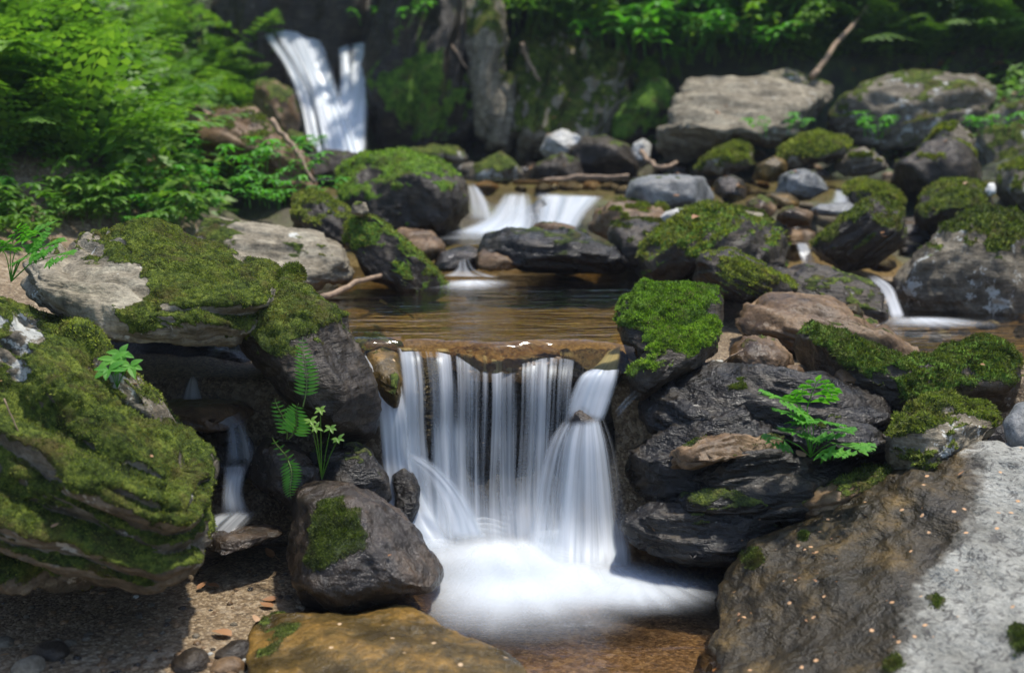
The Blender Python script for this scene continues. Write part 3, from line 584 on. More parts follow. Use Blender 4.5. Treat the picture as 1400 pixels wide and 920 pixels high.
rock('mossy grey boulder at the right edge under the fern', [(1362, 262), (1366, 235), (1395, 220), (1440, 225), (1460, 270), (1420, 295), (1380, 288)], 4.7, .2, .3, 2.4, .16, 0, 'grey', .45, .7, None, 5)
rock('layered grey slope rock at the right edge', [(1335, 205), (1345, 165), (1370, 145), (1420, 135), (1480, 160), (1480, 230), (1400, 240), (1355, 232)], 5.6, .2, .4, 2.6, .2, 0, 'grey', .35, .8, (20, 3), 5)
# far right boulders
rock('great pale layered boulder in the sun with a stick behind', [(895, 205), (905, 175), (922, 140), (942, 114), (1000, 109), (1045, 108), (1080, 112), (1120, 130), (1130, 150), (1105, 165), (1110, 185), (1075, 205), (1000, 190), (975, 200), (945, 225), (905, 222)],
     6.1, .3, .7, 2.7, .45, 0, 'pale', -.08, .7, (-10, 3.5), 6)
rock('tan peaked rock behind the great pale boulder', [(1025, 118), (1045, 100), (1075, 95), (1110, 105), (1138, 118), (1135, 140), (1090, 145), (1040, 138)], 6.6, .2, .5, 2.6, .3, 0, 'pale', .25, .7, (-10, 3), 5)
rock('great dull grey boulder in shade under the right bank', [(1135, 175), (1150, 145), (1175, 125), (1230, 106), (1290, 104), (1340, 110), (1362, 132), (1345, 180), (1335, 212), (1280, 205), (1220, 205), (1160, 190)],
     6.2, .3, .7, 2.6, .40, 0, 'grey', .32, .8, (10, 3), 6)
rock('long green mossy boulder below the bright sprig', [(1058, 222), (1068, 203), (1095, 189), (1122, 184), (1155, 192), (1170, 203), (1150, 215), (1110, 222), (1080, 232)], 5.3, .2, .3, 2.4, .2, 0, 'grey', .75, .6, None, 5)
rock('rounded orange-brown cobble below the long green boulder', [(1028, 245), (1036, 225), (1058, 213), (1076, 220), (1076, 235), (1055, 250)], 5.0, .1, .15, 2.2, .1, 0, 'amber', 0, .5, None, 4, name='cobble', cat='stone')
rock('yellow-green low rock below the great pale boulder', [(950, 235), (965, 215), (1010, 194), (1030, 208), (1025, 228), (985, 240)], 5.4, .15, .2, 2.4, .2, 0, 'grey', .45, .8, None, 5)
rock('grey flat-faced boulder among the brown cobbles', [(1058, 265), (1068, 240), (1095, 232), (1125, 240), (1135, 258), (1110, 272), (1080, 274)], 4.7, .12, .2, 2.5, .15, 0, 'blue', .02, .6, None, 5)
rock('low mossy boulder above the tilted dark slab', [(1150, 275), (1156, 255), (1180, 246), (1215, 258), (1240, 280), (1215, 285), (1180, 290)], 4.6, .15, .2, 2.4, .2, 0, 'greydark', .5, .6, None, 5)
rock('layered pale rock by the dark overhang', [(1142, 228), (1150, 212), (1180, 204), (1205, 212), (1215, 228), (1190, 240), (1155, 240)], 5.2, .12, .2, 2.5, .2, 0, 'grey', .2, .9, (10, 4), 5)
rock('brown oblong cobble in the shallow run', [(1040, 270), (1050, 262), (1080, 265), (1098, 280), (1085, 290), (1055, 284)], 4.5, .08, .12, 2.2, .2, 0, 'amber', 0, .5, None, 4, name='cobble', cat='stone')
rock('dark round cobble with brown top', [(1018, 292), (1022, 275), (1040, 269), (1062, 280), (1060, 296), (1035, 302)], 4.3, .08, .12, 2.2, .15, 0, 'brown', .1, .5, None, 4, name='cobble', cat='stone')
rock('mottled rust cobble near the whaleback', [(1060, 300), (1068, 286), (1090, 282), (1112, 292), (1108, 308), (1080, 312)], 4.2, .08, .12, 2.2, .15, 0, 'brown', .15, .6, None, 4, name='cobble', cat='stone')
rock('purple-brown boulder beside the blue-grey one', [(975, 262), (980, 245), (1000, 238), (1020, 250), (1020, 272), (995, 280)], 4.7, .1, .15, 2.3, .15, 0, 'wet', 0, .6, None, 4)
rock('thin pale flat stone under the tiny fall', [(1100, 292), (1120, 280), (1165, 276), (1172, 286), (1140, 296)], 4.3, .05, .1, 2.6, .3, 0, 'blue', 0, .5, None, 4, name='stone', cat='stone')
# cliff behind
def cliff(label, pts, D, **k):
    o = rock(label, pts, D, name='cliff', cat='cliff', **k); o['kind'] = 'structure'; return o
cliff('dark wet cliff behind the upper fall', [(280, -60), (400, -90), (560, -90), (560, 60), (540, 225), (400, 232), (350, 200), (300, 100)], 7.45, T=.2, back=.6, n=3.2, ty=.0, mat='greenmoss', moss=.2, amp=1.0, strat=(85, 3), sub=6)
cliff('dark cliff column with green moss right of the upper fall', [(515, 60), (540, -40), (600, -80), (660, -60), (650, 60), (645, 215), (560, 225), (520, 200)], 7.1, T=.25, back=.6, n=3, ty=.14, mat='greenmoss', moss=.42, amp=1.1, strat=(80, 3), sub=6, mossy=((575, 110, 50, 1.2), (590, 160, 40, .9)))
cliff('broad dark mossy cliff wall behind the ribs', [(470, -90), (700, -120), (900, -60), (960, 60), (950, 225), (700, 235), (500, 230)], 7.7, T=.3, back=.7, n=3.2, ty=.25, mat='greenmoss', moss=.6, amp=1.2, strat=(78, 3), sub=6)
cliff('pale vertical rock pillar streaked with lichen', [(636, 60), (640, -20), (665, -60), (685, 0), (690, 100), (700, 160), (708, 215), (665, 222), (645, 180)], 6.95, T=.2, back=.5, n=2.6, ty=.14, mat='pale', moss=.40, amp=1.3, strat=(82, 4), sub=6, bare=((650, 90, 30, .9), (690, 190, 25, .8)))
cliff('broken mossy cliff with pale vertical ribs', [(690, 120), (720, 60), (790, 50), (850, 80), (880, 130), (872, 215), (800, 225), (695, 220)], 7.0, T=.25, back=.6, n=2.8, ty=.30, mat='pale', moss=.60, amp=1.3, strat=(75, 3.5), sub=6)
cliff('low moss-covered cliff foot left of the pale boulder', [(835, 190), (850, 140), (880, 110), (915, 105), (930, 140), (920, 200), (880, 212), (845, 210)], 6.8, T=.2, back=.5, n=2.5, ty=.1, mat='greenmoss', moss=.95, amp=.9, sub=5)
#---WATER---
def path(pts, n):
    P = np.array([at(*p) for p in pts]); t = np.r_[0, np.cumsum(np.linalg.norm(np.diff(P, axis=0), axis=1))]; t /= t[-1]
    s = np.linspace(0, 1, n)
    # smooth interpolation (Catmull-Rom on chord parameter)
    out = np.zeros((n, 3))
    m = np.gradient(P, t, axis=0)
    k = np.clip(np.searchsorted(t, s, 'right') - 1, 0, len(t) - 2); h = (t[k + 1] - t[k]); u = (s - t[k]) / h
    u = u[:, None]; h = h[:, None]
    return (2 * u**3 - 3 * u**2 + 1) * P[k] + (u**3 - 2 * u**2 + u) * h * m[k] + (-2 * u**3 + 3 * u**2) * P[k + 1] + (u**3 - u**2) * h * m[k + 1]
def sheet(name, L, Rr, parent, dens, nu=60, nv=70, pleat=.006, mat='fall', fade=(.04, .08), edge=.12, layers=1, seed=0, gap=.012, uvs=None, bulge=0):
    """dens: list over v of density, or function(u,v)"""
    a, b = path(L, nv), path(Rr, nv)
    u = np.linspace(0, 1, nu); v = np.linspace(0, 1, nv); U, Vv = np.meshgrid(u, v)
    wid = np.linalg.norm(a - b, axis=1).mean(); ln = np.linalg.norm(np.diff(a, axis=0), axis=1).sum()
    res = []
    for k in range(layers):
        P = a[:, None] * (1 - U[..., None]) + b[:, None] * U[..., None]
        q = np.stack([U.ravel() * wid * 45, Vv.ravel() * 1.2, 0 * U.ravel() + seed + k * 7.7], 1)
        d = fbm(q, 3, seed + k).reshape(U.shape) * pleat * (.3 + Vv)
        P[..., 0] += fbm(np.stack([U.ravel() * wid * 18, Vv.ravel() * 1.1, 0 * U.ravel() + seed * 1.7 + k * 3], 1), 2, seed + 50 + k).reshape(U.shape) * wid * .035 * Vv
        P[..., 1] -= d + k * gap * np.minimum(1, Vv * 3) + bulge * np.sin(U * np.pi)
        dn = dens(U, Vv) if callable(dens) else np.interp(Vv, np.linspace(0, 1, len(dens)), dens)
        eg = sstep(0, edge, U) * sstep(0, edge, 1 - U) * sstep(0, fade[0] + 1e-6, Vv) * sstep(0, fade[1] + 1e-6, 1 - Vv)
        i = np.arange(nu * nv).reshape(nv, nu)
        F = np.stack([i[:-1, :-1], i[:-1, 1:], i[1:, 1:], i[1:, :-1]], -1).reshape(-1, 4)
        uv = np.stack([U.ravel() * wid * (uvs or 1) + seed * 3.1 + k * 1.37, Vv.ravel() * ln + seed + k], 1)
        res.append(mk(name, P.reshape(-1, 3), F, M[mat], parent, attrs={'dens': dn.ravel(), 'edge': eg.ravel()}, uv=uv, origin=None))
        if parent: res[-1].matrix_parent_inverse = parent.matrix_basis.inverted()
    return res
def waterfall(label, loc): 
    o = empty('waterfall', loc); tag(o, label, 'waterfall'); return o
# main fall
wf = waterfall('wide silky main fall pouring from the pool lip into white foam', at(690, 740, 2.28))
sheet('left_stream', [(494, 480, 2.46), (506, 505, 2.39), (516, 570, 2.35), (522, 640, 2.33), (524, 690, 2.30), (560, 770, 2.22)], [(512, 482, 2.46), (548, 520, 2.39), (558, 560, 2.35), (566, 640, 2.33), (590, 690, 2.30), (625, 750, 2.22)],
      wf, lambda U, V: np.interp(V, [0, .1, .3, .6, 1], [.5, .6, .75, .85, 1]), layers=2, seed=1, edge=.2)
sheet('left_stream', [(548, 625, 2.31), (575, 650, 2.28), (600, 690, 2.25), (610, 740, 2.22)], [(556, 612, 2.32), (600, 635, 2.29), (640, 680, 2.26), (670, 740, 2.22)], wf, [.15, .4, .6, .9], nu=30, seed=4, edge=.25, fade=(.15, .1))
def cd_(U, V):
    base = np.interp(U, [0, .06, .16, .22, .27, .33, .40, .46, .52, .60, .65, .70, .80, .9, 1], [.35, .5, .40, .12, .10, .30, .34, .05, .12, .06, .35, .30, .22, .10, .05])
    low = sstep(.62, .98, V) * .6; top = sstep(.25, 0, V) * .05
    low = low + sstep(.45, .8, V) * .35 * np.exp(-((U - .17) / .15) ** 2)
    q = np.stack([U.ravel() * 16, V.ravel() * 1.6, 0 * U.ravel()], 1)
    base = base * (.75 + 1.1 * fbm(q, 3, 91).reshape(U.shape)) + .3 * sstep(.42, .5, V) * sstep(.95, .5, V) * np.exp(-((U - .27) / .09) ** 2)
    return np.clip(base * .85 + low - top, 0, 1.2)
sheet('curtain', [(540, 474, 2.50), (545, 484, 2.42), (550, 520, 2.38), (553, 600, 2.35), (560, 680, 2.32), (565, 760, 2.27)], [(800, 480, 2.50), (800, 496, 2.42), (797, 520, 2.38), (792, 600, 2.35), (785, 680, 2.32), (790, 760, 2.27)],
      wf, cd_, nu=200, nv=80, layers=2, seed=11, edge=.03, pleat=.008, gap=.014, fade=(.05, .12))
sheet('right_stream', [(832, 478, 2.50), (812, 500, 2.42), (790, 515, 2.39), (778, 540, 2.37), (772, 575, 2.35)], [(852, 470, 2.50), (848, 490, 2.42), (846, 515, 2.38), (838, 545, 2.36), (826, 578, 2.34)],
      wf, [.4, .7, .75, .6, .6], nu=50, layers=2, seed=21, edge=.18, fade=(.08, .1), gap=.01)
sheet('fan', [(770, 572, 2.33), (750, 600, 2.31), (732, 650, 2.29), (722, 700, 2.27), (705, 790, 2.17)], [(824, 565, 2.33), (838, 600, 2.31), (850, 650, 2.29), (858, 700, 2.26), (872, 790, 2.16)],
      wf, lambda U, V: np.interp(V, [0, .15, .6, .85, 1], [.40, .45, .42, .7, .9]) - .5 * np.clip(fbm(np.stack([U.ravel() * 9, V.ravel() * .8, 0 * U.ravel()], 1), 3, 17).reshape(U.shape) + .1, 0, 1) * sstep(1, .5, V), nu=90, layers=2, seed=31, edge=.12, fade=(.06, .22), gap=.01, bulge=.03)
sheet('side_jet', [(885, 518, 2.36), (860, 535, 2.35), (838, 560, 2.34)], [(895, 528, 2.36), (868, 550, 2.35), (842, 578, 2.33)], wf, [.05, .15, .3], nu=20, nv=30, seed=41, edge=.35, fade=(.4, .3))
# foam mound
def foam(parent, cx, cyp, D, rx, ry, h, dens, n=80, lay=8, seed=0, z0=0.0, skew=0, jag=.16, name='foam'):
    """soft white water: a stack of thin nested sheets, centre pixel + half sizes in metres"""
    c = at(cx, cyp, D)
    for k in range(lay):
        f = (k + .5) / lay
        g = np.linspace(-1, 1, n); A, B = np.meshgrid(g, g)
        Xw = c[0] + A * rx + skew * B * rx; Yw = c[1] + B * ry
        q = np.stack([(Xw.ravel()) * 5, Yw.ravel() * 7, 0 * Xw.ravel() + seed + k * .15], 1)
        nz = fbm(q, 3, seed).reshape(A.shape)
        r = np.sqrt(A ** 2 + B ** 2) + nz * jag
        m = np.clip(1 - r, 0, 1); dn = sstep(1.0 - .45 * f, .05 - .25 * f, r) ** 1.4 * dens * (1 - (1 - .62) ** (3.0 / lay) if lay > 1 else 1)
        z = z0 + .003 + h * f * sstep(0, 1.0, m) + .0015 * k
        i = np.arange(n * n).reshape(n, n)
        F = np.stack([i[:-1, :-1], i[:-1, 1:], i[1:, 1:], i[1:, :-1]], -1).reshape(-1, 4)
        th_ = np.arctan2(Yw - (c[1] + ry), Xw - c[0]); rr_ = np.hypot(Yw - (c[1] + ry), Xw - c[0])
        uv = np.stack([th_.ravel() * 1.0 + k * .03, rr_.ravel() * 3], 1)
        o = mk(name, np.stack([Xw.ravel(), Yw.ravel(), z.ravel()], 1), F, M['foam'], parent, attrs={'dens': dn.ravel()}, uv=uv)
        if parent: o.matrix_parent_inverse = parent.matrix_basis.inverted()
foam(wf, 685, 768, 2.15, .30, .25, .030, 1.1, lay=7, seed=3)
foam(wf, 700, 822, 2.02, .30, .28, .004, 1.0, lay=5, seed=5, skew=.1, jag=.25)
foam(wf, 795, 800, 2.07, .30, .20, .003, .9, lay=4, seed=8, skew=-.2, jag=.3)
foam(wf, 880, 812, 2.02, .22, .15, .002, .6, lay=3, seed=9, jag=.35)
foam(wf, 600, 735, 2.22, .13, .09, .03, .7, lay=4, seed=10)
foam(wf, 660, 735, 2.27, .19, .07, .06, .75, lay=6, seed=12, jag=.4)
foam(wf, 770, 750, 2.23, .14, .07, .045, .7, lay=5, seed=18, jag=.4)
# side trickle
wt = waterfall('small side trickle dropping in two steps from the mossy cave', at(325, 700, 2.2))
sheet('upper_step', [(305, 575, 2.30), (308, 592, 2.24), (306, 615, 2.22), (303, 640, 2.21)], [(335, 572, 2.30), (342, 588, 2.24), (352, 612, 2.22), (358, 640, 2.21)], wt, [.2, .35, .35, .45], nu=40, nv=40, seed=51, edge=.35, fade=(.2, .2))
sheet('lower_step', [(302, 632, 2.21), (304, 650, 2.18), (302, 675, 2.16), (298, 712, 2.14)], [(345, 632, 2.21), (338, 650, 2.18), (335, 675, 2.16), (350, 712, 2.14)], wt, [.3, .5, .6, .5], nu=40, nv=40, seed=52, edge=.4, layers=2, gap=.006, fade=(.15, .3))
sheet('trickle', [(262, 508, 2.45), (250, 530, 2.44), (238, 556, 2.42)], [(268, 508, 2.45), (276, 530, 2.44), (290, 556, 2.42)], wt, [.25, .3, .35], nu=30, nv=30, seed=53, edge=.35, fade=(.3, .3))
sheet('runoff', [(215, 562, 2.30), (225, 575, 2.24), (300, 590, 2.22)], [(300, 548, 2.36), (330, 560, 2.32), (345, 585, 2.24)], wt, [.25, .35, .4], nu=40, nv=30, seed=54, edge=.3, fade=(.3, .3))
sheet('runoff', [(290, 700, 2.13), (262, 725, 2.08), (255, 755, 2.03)], [(360, 695, 2.15), (335, 722, 2.1), (300, 752, 2.04)], wt, [.45, .4, .3], nu=40, nv=30, seed=55, edge=.3, fade=(.2, .4))
# upper fall
wu = waterfall('tall white upper fall of two strands joining at its foot', at(460, 212, 6.6))
sheet('left_strand', [(350, 26, 7.35), (360, 50, 7.2), (388, 90, 7.0), (408, 140, 6.8), (418, 190, 6.6), (424, 222, 6.45)], [(440, 38, 7.35), (446, 60, 7.2), (458, 100, 7.0), (476, 150, 6.8), (490, 190, 6.6), (500, 222, 6.45)],
      wu, lambda U, V: np.interp(V, [0, .3, .7, 1], [.85, .85, .95, 1.1]) - .75 * np.exp(-((U - .22 - .08 * V) / .07) ** 2) * sstep(0, .15, V) - .6 * np.exp(-((U - .45 + .1 * V) / .06) ** 2) * sstep(.05, .25, V) * sstep(.8, .5, V) - .5 * sstep(.75, 1, U) * sstep(.9, .5, V), nu=110, layers=2, seed=61, edge=.16, uvs=.33, gap=.04, pleat=.03)
sheet('right_strand', [(458, 44, 7.35), (460, 65, 7.2), (464, 110, 7.0), (456, 160, 6.8), (440, 222, 6.45)], [(508, 46, 7.35), (510, 70, 7.2), (508, 110, 7.0), (504, 160, 6.8), (502, 222, 6.45)],
      wu, lambda U, V: np.interp(V, [0, .3, .6, 1], [.75, .85, 1.1, 1.2]) - .6 * np.exp(-((U - .4) / .12) ** 2) * sstep(.6, .2, V), nu=60, layers=2, seed=62, edge=.2, uvs=.33, gap=.04, pleat=.02)
foam(wu, 465, 225, 6.35, .28, .25, .06, .8, lay=5, seed=66, z0=.70, n=50)
sheet('head_run', [(300, -20, 7.6), (325, 12, 7.4), (352, 30, 7.25)], [(320, -20, 7.6), (350, 8, 7.4), (440, 38, 7.25)], wu, [.6, .7, .6], nu=30, nv=30, seed=63, uvs=.3)
# cascade
wc = waterfall('short white cascade spreading over stones at the head of the pool', at(700, 320, 4.0))
sheet('left_drop', [(638, 250, 4.7), (640, 275, 4.55), (642, 305, 4.45)], [(650, 250, 4.7), (668, 275, 4.55), (680, 308, 4.4)], wc, lambda U, V: .65 - .35 * np.exp(-((U - .45) / .2) ** 2), nu=40, nv=40, seed=71, uvs=.5, edge=.3, fade=(.2,.2))
sheet('middle_drop', [(688, 262, 4.8), (676, 280, 4.55), (655, 300, 4.35), (600, 322, 4.15)], [(725, 262, 4.8), (730, 278, 4.55), (735, 300, 4.35), (735, 326, 4.1)], wc, [.3, .45, .6, .8], nu=60, nv=50, seed=72, uvs=.5, layers=2, gap=.02, edge=.3, fade=(.2, .15))
sheet('right_drop', [(728, 262, 4.8), (730, 280, 4.55), (730, 300, 4.35), (725, 322, 4.15)], [(830, 268, 4.8), (822, 275, 4.55), (805, 292, 4.35), (790, 318, 4.15)], wc, lambda U, V: .62 - .5 * np.exp(-(((U - .05) / .15) ** 2 + ((V - .35) / .2) ** 2)), nu=70, nv=50, seed=73, uvs=.5, layers=2, gap=.02, edge=.25, fade=(.2, .15))
foam(wc, 700, 318, 4.2, .34, .22, .03, .95, lay=5, seed=13, z0=.475, n=60)
foam(wc, 735, 285, 4.5, .22, .12, .05, .8, lay=4, seed=16, z0=.50, n=50)
rock('rounded stone veiled by the cascade', [(716, 308), (720, 284), (740, 272), (752, 284), (752, 305), (735, 314)], 4.55, .06, .1, 2.2, .1, 0, 'blue', 0, .5, None, 4, name='stone', cat='stone')
w2 = waterfall('low outflow streak sliding white into the back of the pool', at(640, 385, 3.4))
sheet('drop', [(628, 352, 3.7), (622, 368, 3.62), (600, 378, 3.55)], [(640, 350, 3.7), (650, 368, 3.6), (690, 380, 3.5)], w2, [.1, .3, .5], nu=30, nv=30, seed=75, uvs=.5, edge=.2)
foam(w2, 645, 384, 3.45, .17, .2, .004, .9, lay=2, seed=14, z0=.397, n=60, skew=.15)
# small falls of the right channel
w3 = waterfall('thin white spout beside the tilted dark slab', at(1105, 365, 3.7))
sheet('drop', [(1086, 330, 3.85), (1090, 345, 3.75), (1096, 368, 3.7)], [(1104, 330, 3.85), (1112, 345, 3.75), (1122, 368, 3.7)], w3, [.4, .55, .7], nu=30, nv=30, seed=81, uvs=.5, edge=.35, fade=(.25, .25))
w4 = waterfall('curving white chute into the right-hand pool', at(1215, 435, 3.2))
sheet('drop', [(1182, 376, 3.45), (1196, 392, 3.4), (1208, 412, 3.32), (1216, 440, 3.22)], [(1194, 374, 3.45), (1218, 388, 3.4), (1230, 412, 3.32), (1240, 438, 3.22)], w4, [.3, .45, .6, .8], nu=40, nv=40, seed=82, uvs=.5, layers=2, gap=.01, edge=.35, fade=(.2, .2))
foam(w4, 1270, 440, 3.12, .26, .16, .008, .8, lay=3, seed=15, z0=.33, n=60)
w5 = waterfall('tiny white spill between cobbles in the upper right channel', at(1150, 282, 4.4))
sheet('drop', [(1140, 258, 4.6), (1138, 268, 4.5), (1130, 282, 4.4)], [(1152, 258, 4.6), (1160, 268, 4.5), (1165, 282, 4.4)], w5, [.4, .6, .6], nu=20, nv=20, seed=83, uvs=.5, edge=.35, fade=(.25, .25))
# pools
def pool(name, outline, z, mat, label, inner=None):
    V = [(x, y, z) for x, y in outline]
    o = mk(name, np.array(V), [list(range(len(V)))], M[mat], smooth=False); tag(o, label, 'water', kind='structure')
pool('lower_pool', [(-1.6, .2), (1.5, .2), (1.5, 2.48), (-1.6, 2.62)], .0, 'pool_low', 'clear brown water of the lower pool')
xl = lambda px, D: at(px, 460, D)[0]
# pool with a rolled lip towards the fall
def lip_pool():
    ns, nt_ = 90, 40
    xs = np.linspace(xl(440, 2.5), xl(880, 2.5), ns)
    t = np.linspace(0, 1, nt_)
    V = []
    for s in t:
        for x in xs:
            px = 700 + x / 2.46 * FPX
            edge = 2.43 + .02 * math.sin(px * .035) + (.05 if px < 545 else 0)
            D = edge - .03 + (s ** 1.0) * .35
            dz = -.055 * max(0, 1 - s / .14) ** 2
            V.append((x * (1 + .0 * s), D, .395 + dz + .003 * math.sin(px * .08) * math.exp(-s * 6)))
    i = np.arange(ns * nt_).reshape(nt_, ns)
    F = np.stack([i[:-1, :-1], i[:-1, 1:], i[1:, 1:], i[1:, :-1]], -1).reshape(-1, 4)
    V = np.array(V); y1 = V[:, 1].reshape(nt_, ns)[-1]
    # extend the sheet back over the whole pool
    far = []
    k = 30
    for j in range(1, k + 1):
        f = j / k
        for a, x in enumerate(xs):
            x2 = x * (1 + 1.9 * f); far.append((x2, y1[a] + f * (4.0 - y1[a]), .395 + .0 * f))
    V = np.vstack([V, far]); i = np.arange(ns * (nt_ + k)).reshape(nt_ + k, ns)
    F = np.stack([i[:-1, :-1], i[:-1, 1:], i[1:, 1:], i[1:, :-1]], -1).reshape(-1, 4)
    tag(mk('middle_pool', V, F, M['pool']), 'amber brown pool above the main fall with dark ripples', 'water', kind='structure')
lip_pool()
pool('right_pool', [(.86, 2.7), (2.6, 2.6), (2.6, 3.5), (.95, 3.5)], .315, 'pool', 'shaded pool of the right-hand channel')
pool('upper_pool', [(-.6, 4.0), (1.4, 4.0), (1.5, 4.7), (-.6, 4.7)], .47, 'pool', 'shallow run between the cascade and the pool')
pool('upper_run', [(-1.3, 4.95), (2.2, 4.95), (2.2, 6.95), (-1.6, 6.95)], .66, 'pool', 'thin water spreading below the upper fall')
#---PLANTS---
def frond_mesh(L, seed, pairs=16, ratio=.34, droop=.9, detail=5, curl=0):
    rs = random.Random(seed); V = []; F = []
    def pt(t): # rachis arch: grows up then over, along +Y
        a = R(72) * (1 - t * droop * .95)
        return a
    pos = np.zeros(3); P = [pos.copy()]; A = []
    n = pairs * 2
    for i in range(n):
        a = pt(i / n); A.append(a); pos = pos + np.array([rs.uniform(-.002, .002), math.cos(a), math.sin(a)]) * L / n; P.append(pos.copy())
    A.append(pt(1))
    wr = L * .008
    for i in range(n):
        a0, a1 = P[i], P[i + 1]; w0 = wr * (1 - i / n) + L * .001; b = len(V)
        V += [a0 + [w0, 0, 0], a0 - [w0, 0, 0], a1 - [w0 * .9, 0, 0], a1 + [w0 * .9, 0, 0]]; F.append((b, b + 1, b + 2, b + 3))
    for j in range(pairs):
        t = (j + 1) / (pairs + .6); t = .1 + .9 * t
        i = min(n, int(t * n)); p = P[i]; a = A[i]
        fw = np.array([0, math.cos(a), math.sin(a)]); up = np.array([0, -math.sin(a), math.cos(a)])
        ln = L * ratio * (math.sin(math.pi * min(1, (t * .9 + .12))) ** .75) * (1 - .3 * t)
        for s in (-1, 1):
            d = np.array([s, 0, 0]) * .93 + fw * .38 - up * rs.uniform(.0, .25); d /= np.linalg.norm(d)
            e = np.cross(d, up); e /= np.linalg.norm(e)
            if np.dot(e, fw) < 0: e = -e
            wd = L / pairs * .62
            for k in range(detail):
                q0 = k / detail; q1 = (k + 1.05) / detail; c0 = p + d * ln * q0 - up * ln * .12 * q0 * q0; c1 = p + d * ln * q1 - up * ln * .12 * q1 * q1
                wk = wd * (1 - q0 * .8) * 1.0
                b = len(V)
                mid = (c0 + c1) / 2
                V += [c0, mid + e * wk + d * wk * .3, c1, mid - e * wk + d * wk * .3]; F.append((b, b + 1, b + 2, b + 3))
    me = bpy.data.meshes.new('frond'); me.from_pydata([tuple(v) for v in V], [], F); me.update()
    return me
def copy_tree(o, parent=None):
    c = o.copy(); COL.objects.link(c)
    if parent: c.parent = parent
    for ch in o.children: copy_tree(ch, c)
    return c
FR = [frond_mesh(.46, s, 13, .32, .85 + .1 * (s % 3), 4) for s in range(4)]
for m_ in FR: m_.materials.append(M['fern'])
def make_fern(nf, seed, scale, spread=1.0, name='fern'):
    rs = random.Random(seed); root = empty(name, (0, 0, 0))
    for k in range(nf):
        o = bpy.data.objects.new('frond', rs.choice(FR)); COL.objects.link(o); o.parent = root
        o.rotation_euler = (R(rs.uniform(-30, 12)) * spread, 0, k / nf * 2 * math.pi + rs.uniform(-.3, .3)); s = scale * rs.uniform(.7, 1.15); o.scale = (s, s, s)
    return root
def leaf_pts(L, wdt, n=4):
    # ovate pointed leaf outline, local: +Y forward, slight fold
    pts = []
    for i in range(n + 1):
        t = i / n; w_ = wdt * math.sin(math.pi * min(1, t ** .75)) ** .9
        pts.append((t * L, w_))
    return pts
def add_leaf(V, F, base, d, up, L, wdt, n=4, droop=.2, serr=0):
    d = np.array(d, float); d /= np.linalg.norm(d); up = np.array(up, float); s = np.cross(d, up); s /= np.linalg.norm(s); up = np.cross(s, d)
    b = len(V); P = leaf_pts(L, wdt, n)
    for i, (t, w_) in enumerate(P):
        dr = -droop * (t / L) ** 2 * L; k = 1 - serr * (i % 2)
        V.append(base + d * t + s * w_ * k + up * (dr + w_ * .25)); V.append(base + d * t + up * dr); V.append(base + d * t - s * w_ * k + up * (dr + w_ * .25))
    for i in range(n):
        o = b + 3 * i; F.append((o, o + 3, o + 4, o + 1)); F.append((o + 1, o + 4, o + 5, o + 2))
def add_tube(V, F, pts, r0, r1, k=5):
    pts = [np.array(p, float) for p in pts]; n = len(pts); b = len(V)
    for i, p in enumerate(pts):
        d = pts[min(i + 1, n - 1)] - pts[max(i - 1, 0)]; d /= np.linalg.norm(d) + 1e-9
        a = np.cross(d, [.3, .5, .8]); a /= np.linalg.norm(a); c = np.cross(d, a); r = r0 + (r1 - r0) * i / (n - 1)
        for j in range(k):
            t = 2 * math.pi * j / k; V.append(p + (a * math.cos(t) + c * math.sin(t)) * r)
    for i in range(n - 1):
        for j in range(k):
            F.append((b + i * k + j, b + i * k + (j + 1) % k, b + (i + 1) * k + (j + 1) % k, b + (i + 1) * k + j))
    F.append(tuple(b + (n - 1) * k + j for j in range(k))); F.append(tuple(b + j for j in reversed(range(k))))
def sprig_mesh(H, seed, nl=7, LL=.05, mat='leaf', wr=.42):
    rs = random.Random(seed); V = []; F = []
    lean = rs.uniform(.2, .7); az = 0
    pts = [np.array([0, lean * H * t ** 1.5, H * t * (1 - .25 * lean * t)]) for t in np.linspace(0, 1, 6)]
    add_tube(V, F, pts, H * .012, H * .006, 4)
    for lv, t in ((3, .55), (4, .78), (5, 1.0)):
        base = pts[lv]; m_ = nl if lv == 5 else max(3, nl - 3)
        for k in range(m_):
            a = 2 * math.pi * k / m_ + rs.uniform(-.3, .3)
            d = np.array([math.cos(a), math.sin(a), rs.uniform(-.25, .35)])
            add_leaf(V, F, base, d, (0, 0, 1), LL * rs.uniform(.8, 1.25), LL * wr * .55, 4, .3)
    me = bpy.data.meshes.new('leaf_sprig'); me.from_pydata([tuple(v) for v in V], [], F); me.update(); me.materials.append(M[mat]); return me
SP = {m_: [sprig_mesh(.16, s, 6, .062, m_) for s in range(4)] for m_ in ('leaf', 'bright', 'dark_leaf', 'fern')}
def make_bush(ns, seed, mat, scale, rad, name='leafy_plant'):
    rs = random.Random(seed); root = empty(name, (0, 0, 0))
    for k in range(ns):
        o = bpy.data.objects.new('leaf_sprig', rs.choice(SP[mat])); COL.objects.link(o); o.parent = root
        a = rs.uniform(0, 6.28); r = rad * math.sqrt(rs.random()); o.location = (r * math.cos(a), r * math.sin(a), rs.uniform(0, .25) * rad)
        o.rotation_euler = (0, 0, a - 1.57 + rs.uniform(-.6, .6)); s = scale * rs.uniform(.7, 1.25); o.scale = (s, s, s)
    return root
used_seed = [100]
